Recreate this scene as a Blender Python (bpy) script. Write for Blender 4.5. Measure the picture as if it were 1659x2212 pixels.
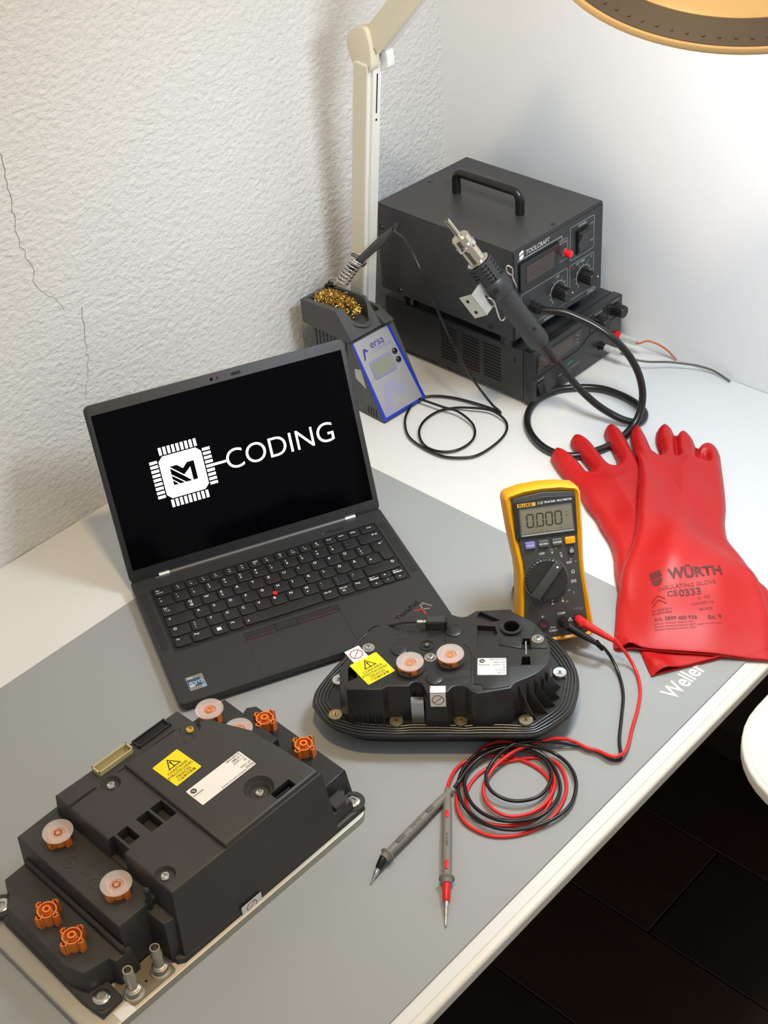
import bpy, bmesh, math, random
import numpy as np
from mathutils import Vector, Matrix, Euler

# ------------------------------------------------------------------ scene, camera, light
for o in list(bpy.data.objects):
    bpy.data.objects.remove(o)
scene = bpy.context.scene
COL = scene.collection
PI = math.pi
random.seed(7)

cam_data = bpy.data.cameras.new('camera')
cam = bpy.data.objects.new('camera', cam_data)
COL.objects.link(cam)
cam.location = (1.47014, 1.27993, 1.05687)
cam.rotation_euler = (0.91377, 0.06724, 2.31767)
cam_data.sensor_fit = 'HORIZONTAL'
cam_data.sensor_width = 36.0
cam_data.lens = 36.0 * 3022.93 / 1659.0
cam_data.clip_start = 0.05
scene.camera = cam

world = bpy.data.worlds.new('room_air')
scene.world = world
world.use_nodes = True
bg = world.node_tree.nodes['Background']
bg.inputs[0].default_value = (0.97, 0.98, 0.96, 1)
bg.inputs[1].default_value = 0.42

def area_light(name, loc, target, size, power, color, shape='DISK', size_y=None, spread=None):
    d = bpy.data.lights.new(name, 'AREA')
    d.shape = shape; d.size = size; d.energy = power; d.color = color
    if size_y: d.size_y = size_y
    if spread: d.spread = spread
    o = bpy.data.objects.new(name, d); COL.objects.link(o)
    o.location = loc
    o.rotation_euler = (Vector(target) - Vector(loc)).to_track_quat('-Z', 'Y').to_euler()
    return o

# warm ceiling lamp of the room
area_light('ceiling_lamp_light', (0.90, 0.75, 1.72), (0.90, 0.70, 0.0), 0.12, 11.0, (1.0, 0.71, 0.38))

vs = scene.view_settings
vs.view_transform = 'Standard'
vs.look = 'None'
vs.gamma = 1.0
vs.use_curve_mapping = False
vs.exposure = 0.06

# ------------------------------------------------------------------ materials
def srgb(r, g, b):
    f = lambda c: (c/255/12.92 if c/255 <= .04045 else ((c/255+.055)/1.055)**2.4)
    return (f(r), f(g), f(b), 1)

MATS = {}
def mat(name, color, rough=.5, metal=0., bump=None, vary=None, trans=None, emit=None, coat=0., spec=.5):
    """bump=(scale,strength,distance,detail) ; vary=(scale,amount) mottles the colour"""
    if name in MATS: return MATS[name]
    m = bpy.data.materials.new(name); m.use_nodes = True
    nt = m.node_tree; b = nt.nodes['Principled BSDF']
    b.inputs['Base Color'].default_value = color
    b.inputs['Roughness'].default_value = rough
    b.inputs['Metallic'].default_value = metal
    b.inputs['Specular IOR Level'].default_value = spec
    if coat:
        b.inputs['Coat Weight'].default_value = coat
        b.inputs['Coat Roughness'].default_value = .15
    co = None
    if bump or vary:
        co = nt.nodes.new('ShaderNodeTexCoord')
    if bump:
        n = nt.nodes.new('ShaderNodeTexNoise'); n.inputs['Scale'].default_value = bump[0]
        n.inputs['Detail'].default_value = bump[3] if len(bump) > 3 else 3
        nt.links.new(co.outputs['Object'], n.inputs['Vector'])
        bp = nt.nodes.new('ShaderNodeBump'); bp.inputs['Strength'].default_value = bump[1]
        bp.inputs['Distance'].default_value = bump[2]
        nt.links.new(n.outputs['Fac'], bp.inputs['Height'])
        nt.links.new(bp.outputs['Normal'], b.inputs['Normal'])
    if vary:
        n2 = nt.nodes.new('ShaderNodeTexNoise'); n2.inputs['Scale'].default_value = vary[0]
        n2.inputs['Detail'].default_value = 4
        nt.links.new(co.outputs['Object'], n2.inputs['Vector'])
        mx = nt.nodes.new('ShaderNodeMixRGB')
        a = vary[1]
        mx.inputs[1].default_value = tuple(min(1, c*(1-a)) for c in color[:3]) + (1,)
        mx.inputs[2].default_value = tuple(min(1, c*(1+a)) for c in color[:3]) + (1,)
        nt.links.new(n2.outputs['Fac'], mx.inputs[0])
        nt.links.new(mx.outputs[0], b.inputs['Base Color'])
    if trans is not None:
        tr = nt.nodes.new('ShaderNodeBsdfTransparent')
        ms = nt.nodes.new('ShaderNodeMixShader'); ms.inputs[0].default_value = trans
        nt.links.new(b.outputs[0], ms.inputs[1]); nt.links.new(tr.outputs[0], ms.inputs[2])
        nt.links.new(ms.outputs[0], nt.nodes['Material Output'].inputs['Surface'])
    if emit:
        b.inputs['Emission Color'].default_value = emit[0]
        b.inputs['Emission Strength'].default_value = emit[1]
    MATS[name] = m
    return m

def plaster():
    m = bpy.data.materials.new('rough_white_plaster'); m.use_nodes = True
    nt = m.node_tree; b = nt.nodes['Principled BSDF']
    b.inputs['Base Color'].default_value = srgb(228, 228, 226)
    b.inputs['Roughness'].default_value = .75
    co = nt.nodes.new('ShaderNodeTexCoord')
    mp = nt.nodes.new('ShaderNodeMapping'); mp.inputs['Scale'].default_value = (1, 1, 1.5)
    nt.links.new(co.outputs['Object'], mp.inputs['Vector'])
    v = nt.nodes.new('ShaderNodeTexNoise'); v.inputs['Scale'].default_value = 120; v.inputs['Detail'].default_value = 5
    v.inputs['Roughness'].default_value = .6; v.inputs['Distortion'].default_value = .35
    nt.links.new(mp.outputs[0], v.inputs['Vector'])
    v2 = nt.nodes.new('ShaderNodeTexVoronoi'); v2.inputs['Scale'].default_value = 95
    nt.links.new(mp.outputs[0], v2.inputs['Vector'])
    ad = nt.nodes.new('ShaderNodeMath'); ad.operation = 'MULTIPLY_ADD'
    ad.inputs[1].default_value = .35
    nt.links.new(v2.outputs['Distance'], ad.inputs[0]); nt.links.new(v.outputs['Fac'], ad.inputs[2])
    bp = nt.nodes.new('ShaderNodeBump'); bp.inputs['Strength'].default_value = .7; bp.inputs['Distance'].default_value = .005
    nt.links.new(ad.outputs[0], bp.inputs['Height']); nt.links.new(bp.outputs[0], b.inputs['Normal'])
    return m

def wood_floor():
    m = bpy.data.materials.new('dark_wood'); m.use_nodes = True
    nt = m.node_tree; b = nt.nodes['Principled BSDF']; b.inputs['Roughness'].default_value = .45
    co = nt.nodes.new('ShaderNodeTexCoord')
    mp = nt.nodes.new('ShaderNodeMapping'); mp.inputs['Scale'].default_value = (14, .9, 1)
    nt.links.new(co.outputs['Object'], mp.inputs['Vector'])
    n = nt.nodes.new('ShaderNodeTexNoise'); n.inputs['Scale'].default_value = 3; n.inputs['Detail'].default_value = 6
    nt.links.new(mp.outputs[0], n.inputs['Vector'])
    info = nt.nodes.new('ShaderNodeObjectInfo')
    mx = nt.nodes.new('ShaderNodeMixRGB'); mx.inputs[1].default_value = srgb(34, 23, 14); mx.inputs[2].default_value = srgb(60, 42, 26)
    nt.links.new(n.outputs['Fac'], mx.inputs[0])
    hs = nt.nodes.new('ShaderNodeHueSaturation')
    mr = nt.nodes.new('ShaderNodeMapRange'); mr.inputs[3].default_value = .65; mr.inputs[4].default_value = 1.25
    nt.links.new(info.outputs['Random'], mr.inputs[0]); nt.links.new(mr.outputs[0], hs.inputs['Value'])
    nt.links.new(mx.outputs[0], hs.inputs['Color']); nt.links.new(hs.outputs[0], b.inputs['Base Color'])
    return m

M_PLASTER = plaster()
M_SMOOTHWALL = mat('smooth_white_wall', srgb(233, 233, 232), .6, bump=(28, .12, .002))
M_FLOOR = wood_floor()
M_TABLE = mat('white_laminate', srgb(222, 223, 222), .38)
M_EDGE = mat('white_edge_band', srgb(226, 222, 212), .4)
M_MATGREY = mat('grey_rubber_mat', srgb(155, 159, 161), .62, bump=(900, .05, .0003))
M_WHITEPRINT = mat('white_print', srgb(240, 242, 243), .6)
M_BLACKPRINT = mat('black_print', srgb(20, 19, 18), .6)
M_CASE = mat('anthracite_soft_touch', srgb(44, 45, 48), .52, bump=(1500, .04, .0002))
M_KEY = mat('black_key', srgb(32, 33, 36), .48)
M_WELL = mat('black_key_well', srgb(22, 23, 25), .6)
M_GLASS = mat('black_screen_glass', srgb(4, 4, 7), .1, spec=.08)
M_SCREENWHITE = mat('lit_screen_white', srgb(235, 238, 255), .3, emit=((.93, .95, 1, 1), .9))
M_STEEL = mat('brushed_steel', srgb(190, 190, 188), .33, 1., bump=(300, .06, .0003))
M_CHROME = mat('bright_steel', srgb(215, 214, 210), .18, 1.)
M_ALU = mat('cast_aluminium', srgb(186, 182, 172), .42, .9, bump=(260, .1, .0004))
M_BRASS = mat('brass', srgb(226, 192, 104), .28, 1.)
M_GOLDSTEEL = mat('heat_tinted_steel', srgb(206, 200, 184), .22, 1.)
M_BLACK = mat('black_moulded_plastic', srgb(54, 53, 52), .46, bump=(140, .08, .0006), vary=(30, .18))
M_BLACKSHINY = mat('black_glossy_plastic', srgb(38, 39, 40), .33, bump=(120, .06, .0006), vary=(24, .2))
M_DARKHOLE = mat('black_void', srgb(8, 8, 8), .8)
M_ORANGE = mat('orange_plastic', srgb(232, 128, 50), .38)
M_CAP = mat('milky_translucent_cap', srgb(244, 234, 230), .35, trans=.70)
M_BEIGE = mat('beige_plastic', srgb(196, 184, 134), .5)
M_YELLOWLABEL = mat('yellow_label', srgb(248, 222, 20), .4)
M_WHITELABEL = mat('white_label', srgb(236, 234, 230), .4)
M_REDPRINT = mat('dark_red_print', srgb(150, 40, 44), .5)
M_YELLOW = mat('yellow_rubber', srgb(240, 168, 16), .45)
M_METERGREY = mat('meter_dark_grey', srgb(66, 66, 66), .5)
M_METERDARK = mat('meter_charcoal', srgb(42, 42, 43), .4)
M_LCD = mat('grey_lcd', srgb(126, 122, 104), .25)
M_LCDDIGIT = mat('lcd_segment', srgb(58, 54, 44), .4)
M_REDRUB = mat('red_rubber', srgb(190, 15, 14), .46, bump=(60, .05, .001))
M_REDINK = mat('dark_ink_on_red', srgb(122, 32, 28), .6)
M_REDCABLE = mat('red_cable', srgb(222, 40, 36), .3)
M_BLACKCABLE = mat('black_cable', srgb(22, 22, 23), .26)
M_HOSE = mat('black_hose', srgb(26, 28, 27), .28)
M_GREYPROBE = mat('grey_probe_rubber', srgb(124, 120, 114), .55)
M_POWDER = mat('black_powder_coat', srgb(52, 53, 55), .42, bump=(1400, .08, .0003))
M_GUNPLASTIC = mat('dark_grey_gun_plastic', srgb(46, 48, 50), .42)
M_KNOB = mat('black_knob', srgb(20, 20, 21), .28)
M_RED = mat('red_button', srgb(218, 32, 36), .3)
M_SMOKE = mat('smoked_window', srgb(58, 50, 46), .15)
M_SEG = mat('unlit_segment', srgb(112, 86, 74), .4)
M_GREEN = mat('green_print', srgb(40, 150, 120), .5)
M_BLUE = mat('blue_frame', srgb(30, 58, 190), .4)
M_PANEL = mat('silver_grey_panel', srgb(172, 172, 176), .38, .25, vary=(18, .05))
M_BLUELIGHT = mat('pale_blue_print', srgb(108, 112, 172), .4)
M_BLUEPRINT = mat('dark_blue_print', srgb(58, 56, 140), .4)
M_GREYSILICONE = mat('grey_holder', srgb(74, 75, 76), .55)
M_ERSABODY = mat('antistatic_dark_grey', srgb(80, 82, 84), .55)
M_LAMPWHITE = mat('lamp_white', srgb(232, 229, 224), .32, coat=.3)
M_LAMPCOVER = mat('warm_shaded_lamp_white', srgb(214, 206, 184), .36)  # white covers, the dim warm light on their side put into the colour
M_LAMPGREY = mat('lamp_vent_grey', srgb(88, 80, 72), .5)
M_CLEAR = mat('clear_plastic', srgb(222, 226, 226), .12, trans=.45)
M_ORWIRE = mat('copper_orange_wire', srgb(196, 110, 70), .35)
M_OLIVEWIRE = mat('grey_olive_wire', srgb(92, 88, 76), .35)
M_CRACK = mat('plaster_crack', srgb(132, 127, 118), .9)
M_LED = mat('lamp_led_ring', srgb(255, 255, 255), .5, emit=((.86, .93, 1, 1), 6.))

# ------------------------------------------------------------------ mesh helpers
def T(x=0, y=0, z=0): return Matrix.Translation((x, y, z))
def RX(a): return Matrix.Rotation(a, 4, 'X')
def RY(a): return Matrix.Rotation(a, 4, 'Y')
def RZ(a): return Matrix.Rotation(a, 4, 'Z')
def frame(o, ex, ey):
    ex = Vector(ex).normalized(); ey = Vector(ey); ez = ex.cross(ey).normalized(); ey = ez.cross(ex)
    m = Matrix.Identity(4)
    for i in range(3):
        m[i][0], m[i][1], m[i][2], m[i][3] = ex[i], ey[i], ez[i], o[i]
    return m
def along(p0, p1):
    """matrix whose Z axis runs p0->p1, origin p0"""
    d = Vector(p1) - Vector(p0)
    return Matrix.Translation(p0) @ d.to_track_quat('Z', 'Y').to_matrix().to_4x4()

def spline(pts, n=6, closed=False):
    P = [Vector(p) for p in pts]; out = []; N = len(P)
    rng = range(N if closed else N-1)
    for i in rng:
        if closed: a, b, c, d = P[i-1], P[i], P[(i+1) % N], P[(i+2) % N]
        else: a, b, c, d = P[max(i-1, 0)], P[i], P[i+1], P[min(i+2, N-1)]
        for k in range(n):
            t = k/n
            out.append(.5*((2*b) + (c-a)*t + (2*a-5*b+4*c-d)*t*t + (3*b-a-3*c+d)*t**3))
    if not closed: out.append(P[-1])
    return out

def offset_poly(pts, d):
    """move polygon outward by d (ccw or cw)"""
    n = len(pts); A = sum(pts[i][0]*pts[(i+1) % n][1]-pts[(i+1) % n][0]*pts[i][1] for i in range(n))
    s = 1 if A > 0 else -1; out = []
    for i in range(n):
        p0, p1, p2 = Vector(pts[i-1][:2]), Vector(pts[i][:2]), Vector(pts[(i+1) % n][:2])
        a = (p1-p0); b = (p2-p1)
        if a.length < 1e-9 or b.length < 1e-9: out.append(tuple(p1)); continue
        a.normalize(); b.normalize()
        n1 = Vector((a.y, -a.x))*s; n2 = Vector((b.y, -b.x))*s
        m = n1+n2
        if m.length < 1e-6: out.append(tuple(p1+n1*d)); continue
        m.normalize(); k = max(.35, m.dot(n1))
        q = p1+m*(d/k); out.append((q.x, q.y))
    return out

def rrect(x0, x1, y0, y1, r, n=4):
    out = []
    for cx, cy, a0 in ((x1-r, y1-r, 0), (x0+r, y1-r, 90), (x0+r, y0+r, 180), (x1-r, y0+r, 270)):
        for k in range(n+1):
            a = math.radians(a0+90*k/n); out.append((cx+r*math.cos(a), cy+r*math.sin(a)))
    return out
def circle(cx, cy, r, n=24, ry=None):
    return [(cx+r*math.cos(2*PI*k/n), cy+(ry or r)*math.sin(2*PI*k/n)) for k in range(n)]

class MB:
    def __init__(s): s.bm = bmesh.new()
    def add(s, tmp, M=None):
        if M is not None: tmp.transform(M)
        me = bpy.data.meshes.new('tmp'); tmp.to_mesh(me); tmp.free()
        s.bm.from_mesh(me); bpy.data.meshes.remove(me)
        return s
    def loft(s, rings, M=None, closed=True, caps=(True, True), bev=0, seg=2):
        t = bmesh.new(); R = [[t.verts.new(p) for p in r] for r in rings]; n = len(R[0])
        for a, b in zip(R, R[1:]):
            for i in range(n if closed else n-1):
                j = (i+1) % n
                t.faces.new((a[i], a[j], b[j], b[i]))
        if caps[0]: t.faces.new(R[0][::-1])
        if caps[1]: t.faces.new(R[-1])
        bmesh.ops.recalc_face_normals(t, faces=t.faces)
        if bev:
            ed = [e for e in t.edges if len(e.link_faces) == 2 and e.calc_face_angle(0) > .5]
            bmesh.ops.bevel(t, geom=ed, offset=bev, segments=seg, affect='EDGES', clamp_overlap=True)
        return s.add(t, M)
    def prism(s, pts, z0, z1, M=None, bev=0, seg=2, draft=0):
        lo = offset_poly(pts, draft) if draft else pts
        return s.loft([[(p[0], p[1], z0) for p in lo], [(p[0], p[1], z1) for p in pts]], M, bev=bev, seg=seg)
    def topbev(s, pts, z0, z1, b, M=None, draft=0):
        """prism with rounded top edge made from offset rings"""
        lo = offset_poly(pts, draft) if draft else pts
        R = [[(p[0], p[1], z0) for p in lo], [(p[0], p[1], z1-b) for p in pts]]
        for k in (1, 2, 3):
            a = k/3*PI/2; q = offset_poly(pts, -b*(1-math.cos(a)))
            R.append([(p[0], p[1], z1-b+b*math.sin(a)) for p in q])
        return s.loft(R, M)
    def box(s, x0, x1, y0, y1, z0, z1, bev=0, M=None, seg=2):
        return s.prism([(x0, y0), (x1, y0), (x1, y1), (x0, y1)], z0, z1, M, bev, seg)
    def lathe(s, prof, M=None, n=24):
        t = bmesh.new(); R = []
        for r, z in prof:
            if r < 1e-7: R.append([t.verts.new((0, 0, z))])
            else: R.append([t.verts.new((r*math.cos(2*PI*k/n), r*math.sin(2*PI*k/n), z)) for k in range(n)])
        for a, b in zip(R, R[1:]):
            for i in range(n):
                j = (i+1) % n
                if len(a) == 1 and len(b) == 1: continue
                if len(a) == 1: t.faces.new((a[0], b[j], b[i]))
                elif len(b) == 1: t.faces.new((a[i], a[j], b[0]))
                else: t.faces.new((a[i], a[j], b[j], b[i]))
        bmesh.ops.recalc_face_normals(t, faces=t.faces)
        return s.add(t, M)
    def cyl(s, p0, p1, r0, r1=None, n=20):
        L = (Vector(p1)-Vector(p0)).length; r1 = r0 if r1 is None else r1
        return s.lathe([(0, 0), (r0, 0), (r1, L), (0, L)], along(p0, p1), n)
    def disc(s, cx, cy, z, r, h, n=24, M=None):
        return s.lathe([(0, 0), (r, 0), (r, h), (0, h)], (M or Matrix.Identity(4)) @ T(cx, cy, z), n)
    def ring(s, r0, r1, z0, z1, M=None, n=28):
        return s.lathe([(r0, z0), (r1, z0), (r1, z1), (r0, z1), (r0, z0)], M, n)
    def tube(s, pts, r, n=8, M=None, closed=False, caps=True):
        P = [Vector(p) for p in pts]; N = len(P); t = bmesh.new(); R = []
        rad = r if callable(r) else (lambda u: r)
        tan = []
        for i in range(N):
            a = P[i-1] if (closed or i > 0) else P[i]; b = P[(i+1) % N] if (closed or i < N-1) else P[i]
            d = b-a; tan.append(d.normalized() if d.length > 1e-12 else Vector((0, 0, 1)))
        u = tan[0].orthogonal().normalized()
        for i in range(N):
            u = (u-tan[i]*u.dot(tan[i]))
            if u.length < 1e-8: u = tan[i].orthogonal()
            u.normalize(); v = tan[i].cross(u); rr = rad(i/(N-1))
            R.append([t.verts.new(P[i]+(u*math.cos(2*PI*k/n)+v*math.sin(2*PI*k/n))*rr) for k in range(n)])
        if closed: R.append(R[0])
        for a, b in zip(R, R[1:]):
            off = 0
            if closed and b is R[0]:
                off = min(range(n), key=lambda q: (a[0].co-b[q].co).length)
            for i in range(n):
                t.faces.new((a[i], a[(i+1) % n], b[(i+1+off) % n], b[(i+off) % n]))
        if caps and not closed: t.faces.new(R[0][::-1]); t.faces.new(R[-1])
        bmesh.ops.recalc_face_normals(t, faces=t.faces)
        return s.add(t, M)
    def poly(s, pts, M=None):
        t = bmesh.new(); t.faces.new([t.verts.new(p if len(p) == 3 else (p[0], p[1], 0)) for p in pts])
        return s.add(t, M)
    def mesh(s, name, angle=35):
        me = bpy.data.meshes.new(name); s.bm.to_mesh(me); s.bm.free()
        for p in me.polygons: p.use_smooth = True
        me.set_sharp_from_angle(angle=math.radians(angle))
        return me
    def out(s, name, m, parent=None, M=None, angle=35, label=None):
        return put(name, s.mesh(name, angle), m, parent, M, label)

def put(name, me, m, parent=None, M=None, label=None):
    o = bpy.data.objects.new(name, me); COL.objects.link(o)
    if m is not None and len(me.materials) == 0: me.materials.append(m)
    if parent is not None: o.parent = parent
    if M is not None: o.matrix_local = M
    if label: o['label'] = label
    return o
def thing(name, label, cat, M=None, group=None, kind=None):
    o = bpy.data.objects.new(name, None); COL.objects.link(o); o.empty_display_size = .02
    if M is not None: o.matrix_world = M
    return tag(o, label, cat, group, kind)
def tag(o, label, cat, group=None, kind=None):
    o['label'] = label; o['category'] = cat
    if group: o['group'] = group
    if kind: o['kind'] = kind
    return o
def structure(o, label=None):
    o['kind'] = 'structure'
    if label: o['label'] = label
    return o

_TC = {}
def text_mesh(s, size=.01, align='LEFT', bold=0., wide=1., shear=0.):
    key = (s, round(size, 5), align, bold, wide, shear)
    if key in _TC: return _TC[key]
    c = bpy.data.curves.new('lettering', 'FONT'); c.body = s; c.size = size; c.align_x = align; c.align_y = 'CENTER'
    c.resolution_u = 7 if size > .012 else 3; c.offset = bold*size; c.shear = shear; c.fill_mode = 'FRONT'
    o = bpy.data.objects.new('lettering', c)
    me = bpy.data.meshes.new_from_object(o)
    bpy.data.objects.remove(o); bpy.data.curves.remove(c)
    me.materials.clear()
    if wide != 1.: me.transform(Matrix.Diagonal((wide, 1, 1, 1)))
    _TC[key] = me
    return me
def txt(parent, s, size, m, M, align='LEFT', bold=0., wide=1., shear=0., name='lettering', warp=None):
    me = text_mesh(s, size, align, bold, wide, shear).copy()
    if warp: warp(me)
    return put(name, me, m, parent, M)

def boolcut(o, cutter):
    """cut a recess for real, then drop the cutter"""
    me = cutter.mesh('cutter'); c = bpy.data.objects.new('cutter', me); COL.objects.link(c)
    par = o.parent; mb = o.matrix_basis.copy(); o.parent = None; o.matrix_basis = Matrix.Identity(4)
    md = o.modifiers.new('b', 'BOOLEAN'); md.operation = 'DIFFERENCE'; md.object = c
    new = None
    def vol(mesh):
        q = bmesh.new(); q.from_mesh(mesh); v = q.calc_volume(signed=True); q.free(); return v
    v0 = vol(o.data)
    for solver, self_ in (('EXACT', False), ('EXACT', True), ('MANIFOLD', False), ('FAST', False)):
        md.solver = solver
        if solver == 'EXACT': md.use_self = self_
        bpy.context.view_layer.update()
        dg = bpy.context.evaluated_depsgraph_get()
        new = bpy.data.meshes.new_from_object(o.evaluated_get(dg))
        if .55*v0 < vol(new) <= v0*1.001: break
    old = o.data; o.modifiers.clear(); o.data = new; bpy.data.meshes.remove(old)
    bpy.data.objects.remove(c); bpy.data.meshes.remove(me)
    for p in new.polygons: p.use_smooth = True
    new.set_sharp_from_angle(angle=math.radians(35))
    o.parent = par; o.matrix_basis = mb

# ------------------------------------------------------------------ room
def build_room():
    b = MB()
    prof = [(2.2, 0.0), (.65, 0.0), (.42, -.009), (.2, -.022), (-.05, -.038)]
    back = [(x, -.12) for x, y in reversed(prof)]
    b.prism(prof+back, -.70, 1.9)
    w = structure(b.out('wall_left', M_PLASTER, angle=20), 'rough white plaster wall with a long hairline crack')
    def crack(pts, r):
        c = MB(); P = []
        for i, (x, z) in enumerate(pts): P.append((x, .0002, z))
        jag = []
        for i in range(len(P)-1):
            a, d = Vector(P[i]), Vector(P[i+1])
            for k in range(4):
                q = a.lerp(d, k/4); q.x += random.uniform(-.0022, .0022); jag.append(q)
        jag.append(Vector(P[-1]))
        c.tube(jag, lambda u: r*(1-.6*u), 5); c.out('crack', M_CRACK, w)
    crack([(.746, .492), (.743, .475), (.7455, .45), (.745, .423), (.7465, .40), (.746, .376), (.739, .344), (.7415, .325), (.728, .305), (.716, .292), (.711, .278)], .00042)
    crack([(.688, .272), (.690, .250), (.6925, .225), (.696, .202), (.7025, .180), (.710, .157)], .00036)
    b = MB(); b.box(-.12, 0, -.12, 2.4, -.70, 1.9)
    structure(b.out('wall_right', M_SMOOTHWALL), 'smooth white wall behind the black instruments')
    b = MB(); b.box(.0002, .014, .0, 2.4, -.6998, -.625, bev=.002); structure(b.out('baseboard_right', mat('dark_baseboard', srgb(46, 34, 24), .5)), 'dark brown baseboard along the right wall')
    b = MB(); b.box(-.1, 2.4, -.1, 2.6, -.76, -.712)
    f = structure(b.out('floor', mat('subfloor', srgb(24, 18, 12), .8)), 'dark brown wooden plank floor')
    m = MB(); m.box(0, .186, 0, 1.0, 0, .012, bev=.0012, seg=1); me = m.mesh('plank')
    for i in range(13):
        off = (i*.37) % 1.0
        for k in range(3):
            put('plank', me, M_FLOOR, f, T(.0+i*.188, -.2-off+k*1.003+.2, -.712))
build_room()

GLOVE_TOP=[(0.5334,0.6548),(0.5191,0.6462),(0.4999,0.6343),(0.4805,0.6218),(0.4546,0.607),(0.4312,0.5975),(0.3892,0.5801),(0.3552,0.5602),(0.3091,0.5308),(0.2673,0.5032),(0.2508,0.4884),(0.2369,0.4756),(0.2139,0.4551),(0.2014,0.4456),(0.1903,0.4406),(0.182,0.4416),(0.183,0.4503),(0.1953,0.4667),(0.2112,0.4841),(0.2197,0.4951),(0.2208,0.501),(0.2155,0.5005),(0.2054,0.4919),(0.1916,0.4781),(0.1766,0.4685),(0.1641,0.4667),(0.1584,0.4735),(0.1621,0.4844),(0.1704,0.493),(0.1657,0.4928),(0.1585,0.4958),(0.1571,0.5041),(0.1644,0.5171),(0.1753,0.5282),(0.1738,0.5302),(0.1663,0.5318),(0.1611,0.5374),(0.1608,0.5473),(0.1689,0.5587),(0.1898,0.5743),(0.2218,0.5979),(0.2563,0.6218),(0.2856,0.6389),(0.3111,0.6594),(0.3277,0.6844),(0.3444,0.708),(0.3618,0.7294),(0.378,0.7466),(0.3968,0.7641),(0.421,0.7825),(0.4473,0.799),(0.4551,0.7913),(0.4795,0.7566),(0.4997,0.7271),(0.5144,0.7045),(0.5219,0.69),(0.5281,0.6745),(0.5372,0.6653),(0.5375,0.6592)]
GLOVE_LOW=[(0.3054,0.397),(0.2979,0.3913),(0.2911,0.3889),(0.2856,0.3916),(0.2837,0.4067),(0.2909,0.4284),(0.2991,0.4452),(0.3033,0.4536),(0.2988,0.4535),(0.2913,0.4462),(0.285,0.4348),(0.2751,0.4167),(0.2654,0.399),(0.2576,0.3913),(0.2506,0.3902),(0.2456,0.3948),(0.2437,0.4031),(0.2481,0.4186),(0.2616,0.4419),(0.2715,0.4598),(0.2737,0.4692),(0.2691,0.4721),(0.258,0.4652),(0.2449,0.4501),(0.2272,0.4267),(0.2154,0.4144),(0.2061,0.4115),(0.1997,0.4179),(0.203,0.4326),(0.2169,0.4531),(0.2319,0.4715),(0.246,0.4931),(0.2674,0.5193),(0.2916,0.5459),(0.3082,0.5695),(0.3299,0.5961),(0.3459,0.6281),(0.3502,0.6634),(0.3518,0.6961),(0.3506,0.722),(0.3564,0.7386),(0.3781,0.7578),(0.4033,0.7758),(0.4264,0.7884),(0.4503,0.7735),(0.4775,0.7566),(0.5112,0.7357),(0.5412,0.717),(0.5473,0.7136),(0.5404,0.7035),(0.5285,0.6887),(0.5164,0.6737),(0.4983,0.6521),(0.4797,0.6299),(0.4617,0.6102),(0.437,0.588),(0.4148,0.571),(0.3972,0.5522),(0.3821,0.529),(0.3697,0.5124),(0.3595,0.4922),(0.345,0.4711),(0.3344,0.45),(0.3203,0.4206)]
HOSE=[(0.2066,0.2881,0.148),(0.2027,0.3077,0.15),(0.1946,0.3291,0.148),(0.1863,0.3488,0.142),(0.1791,0.3692,0.134),(0.1728,0.3904,0.122),(0.166,0.4078,0.105),(0.1618,0.4216,0.085),(0.1597,0.4306,0.062),(0.1627,0.436,0.04),(0.1741,0.4391,0.022),(0.1922,0.4392,0.01),(0.223,0.4379,0.006),(0.2559,0.4289,0.006),(0.2819,0.4116,0.006),(0.2898,0.3843,0.006),(0.2824,0.3545,0.006),(0.2621,0.3248,0.006),(0.2333,0.3045,0.006),(0.2001,0.296,0.006),(0.1685,0.3034,0.006),(0.147,0.3226,0.006),(0.131,0.3497,0.006),(0.1283,0.3821,0.006),(0.1349,0.4129,0.006),(0.1484,0.4317,0.006),(0.1675,0.4354,0.006),(0.1798,0.4218,0.01),(0.1879,0.4037,0.018),(0.1958,0.3867,0.03),(0.2025,0.3688,0.046),(0.2075,0.3512,0.064),(0.2148,0.3376,0.086),(0.2304,0.3306,0.11),(0.2381,0.3307,0.12)]
IRONCORD=[(0.2823,0.1149,0.238),(0.2883,0.1308,0.243),(0.2978,0.1519,0.245),(0.3063,0.1737,0.238),(0.312,0.192,0.22),(0.3104,0.2013,0.2),(0.3091,0.2108,0.178),(0.3056,0.2184,0.154),(0.2996,0.2241,0.13),(0.2957,0.2342,0.106),(0.2882,0.246,0.074),(0.2725,0.2537,0.04),(0.2598,0.2621,0.014),(0.2546,0.2699,0.004),(0.2588,0.275,0.004),(0.2563,0.259,0.004),(0.2604,0.2274,0.004),(0.2685,0.196,0.004),(0.284,0.1705,0.004),(0.306,0.1638,0.004),(0.3365,0.1756,0.004),(0.358,0.1924,0.004),(0.3745,0.2149,0.004),(0.3813,0.2437,0.004),(0.3812,0.2756,0.004),(0.3713,0.2963,0.004),(0.3532,0.3122,0.004),(0.3225,0.3156,0.004),(0.2933,0.311,0.004),(0.2734,0.2986,0.004),(0.2668,0.2824,0.0075),(0.2653,0.2615,0.0075),(0.2752,0.2398,0.0075),(0.2863,0.2163,0.004),(0.3057,0.205,0.004),(0.3317,0.2048,0.004),(0.354,0.2144,0.004),(0.3703,0.2313,0.004),(0.378,0.2507,0.004),(0.3744,0.2697,0.004),(0.3614,0.283,0.004),(0.3439,0.2875,0.004),(0.3257,0.2845,0.004),(0.3094,0.2733,0.004),(0.3007,0.2587,0.007),(0.2962,0.2326,0.01),(0.2998,0.2104,0.01),(0.3031,0.1799,0.01),(0.3038,0.1701,0.01)]
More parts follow.
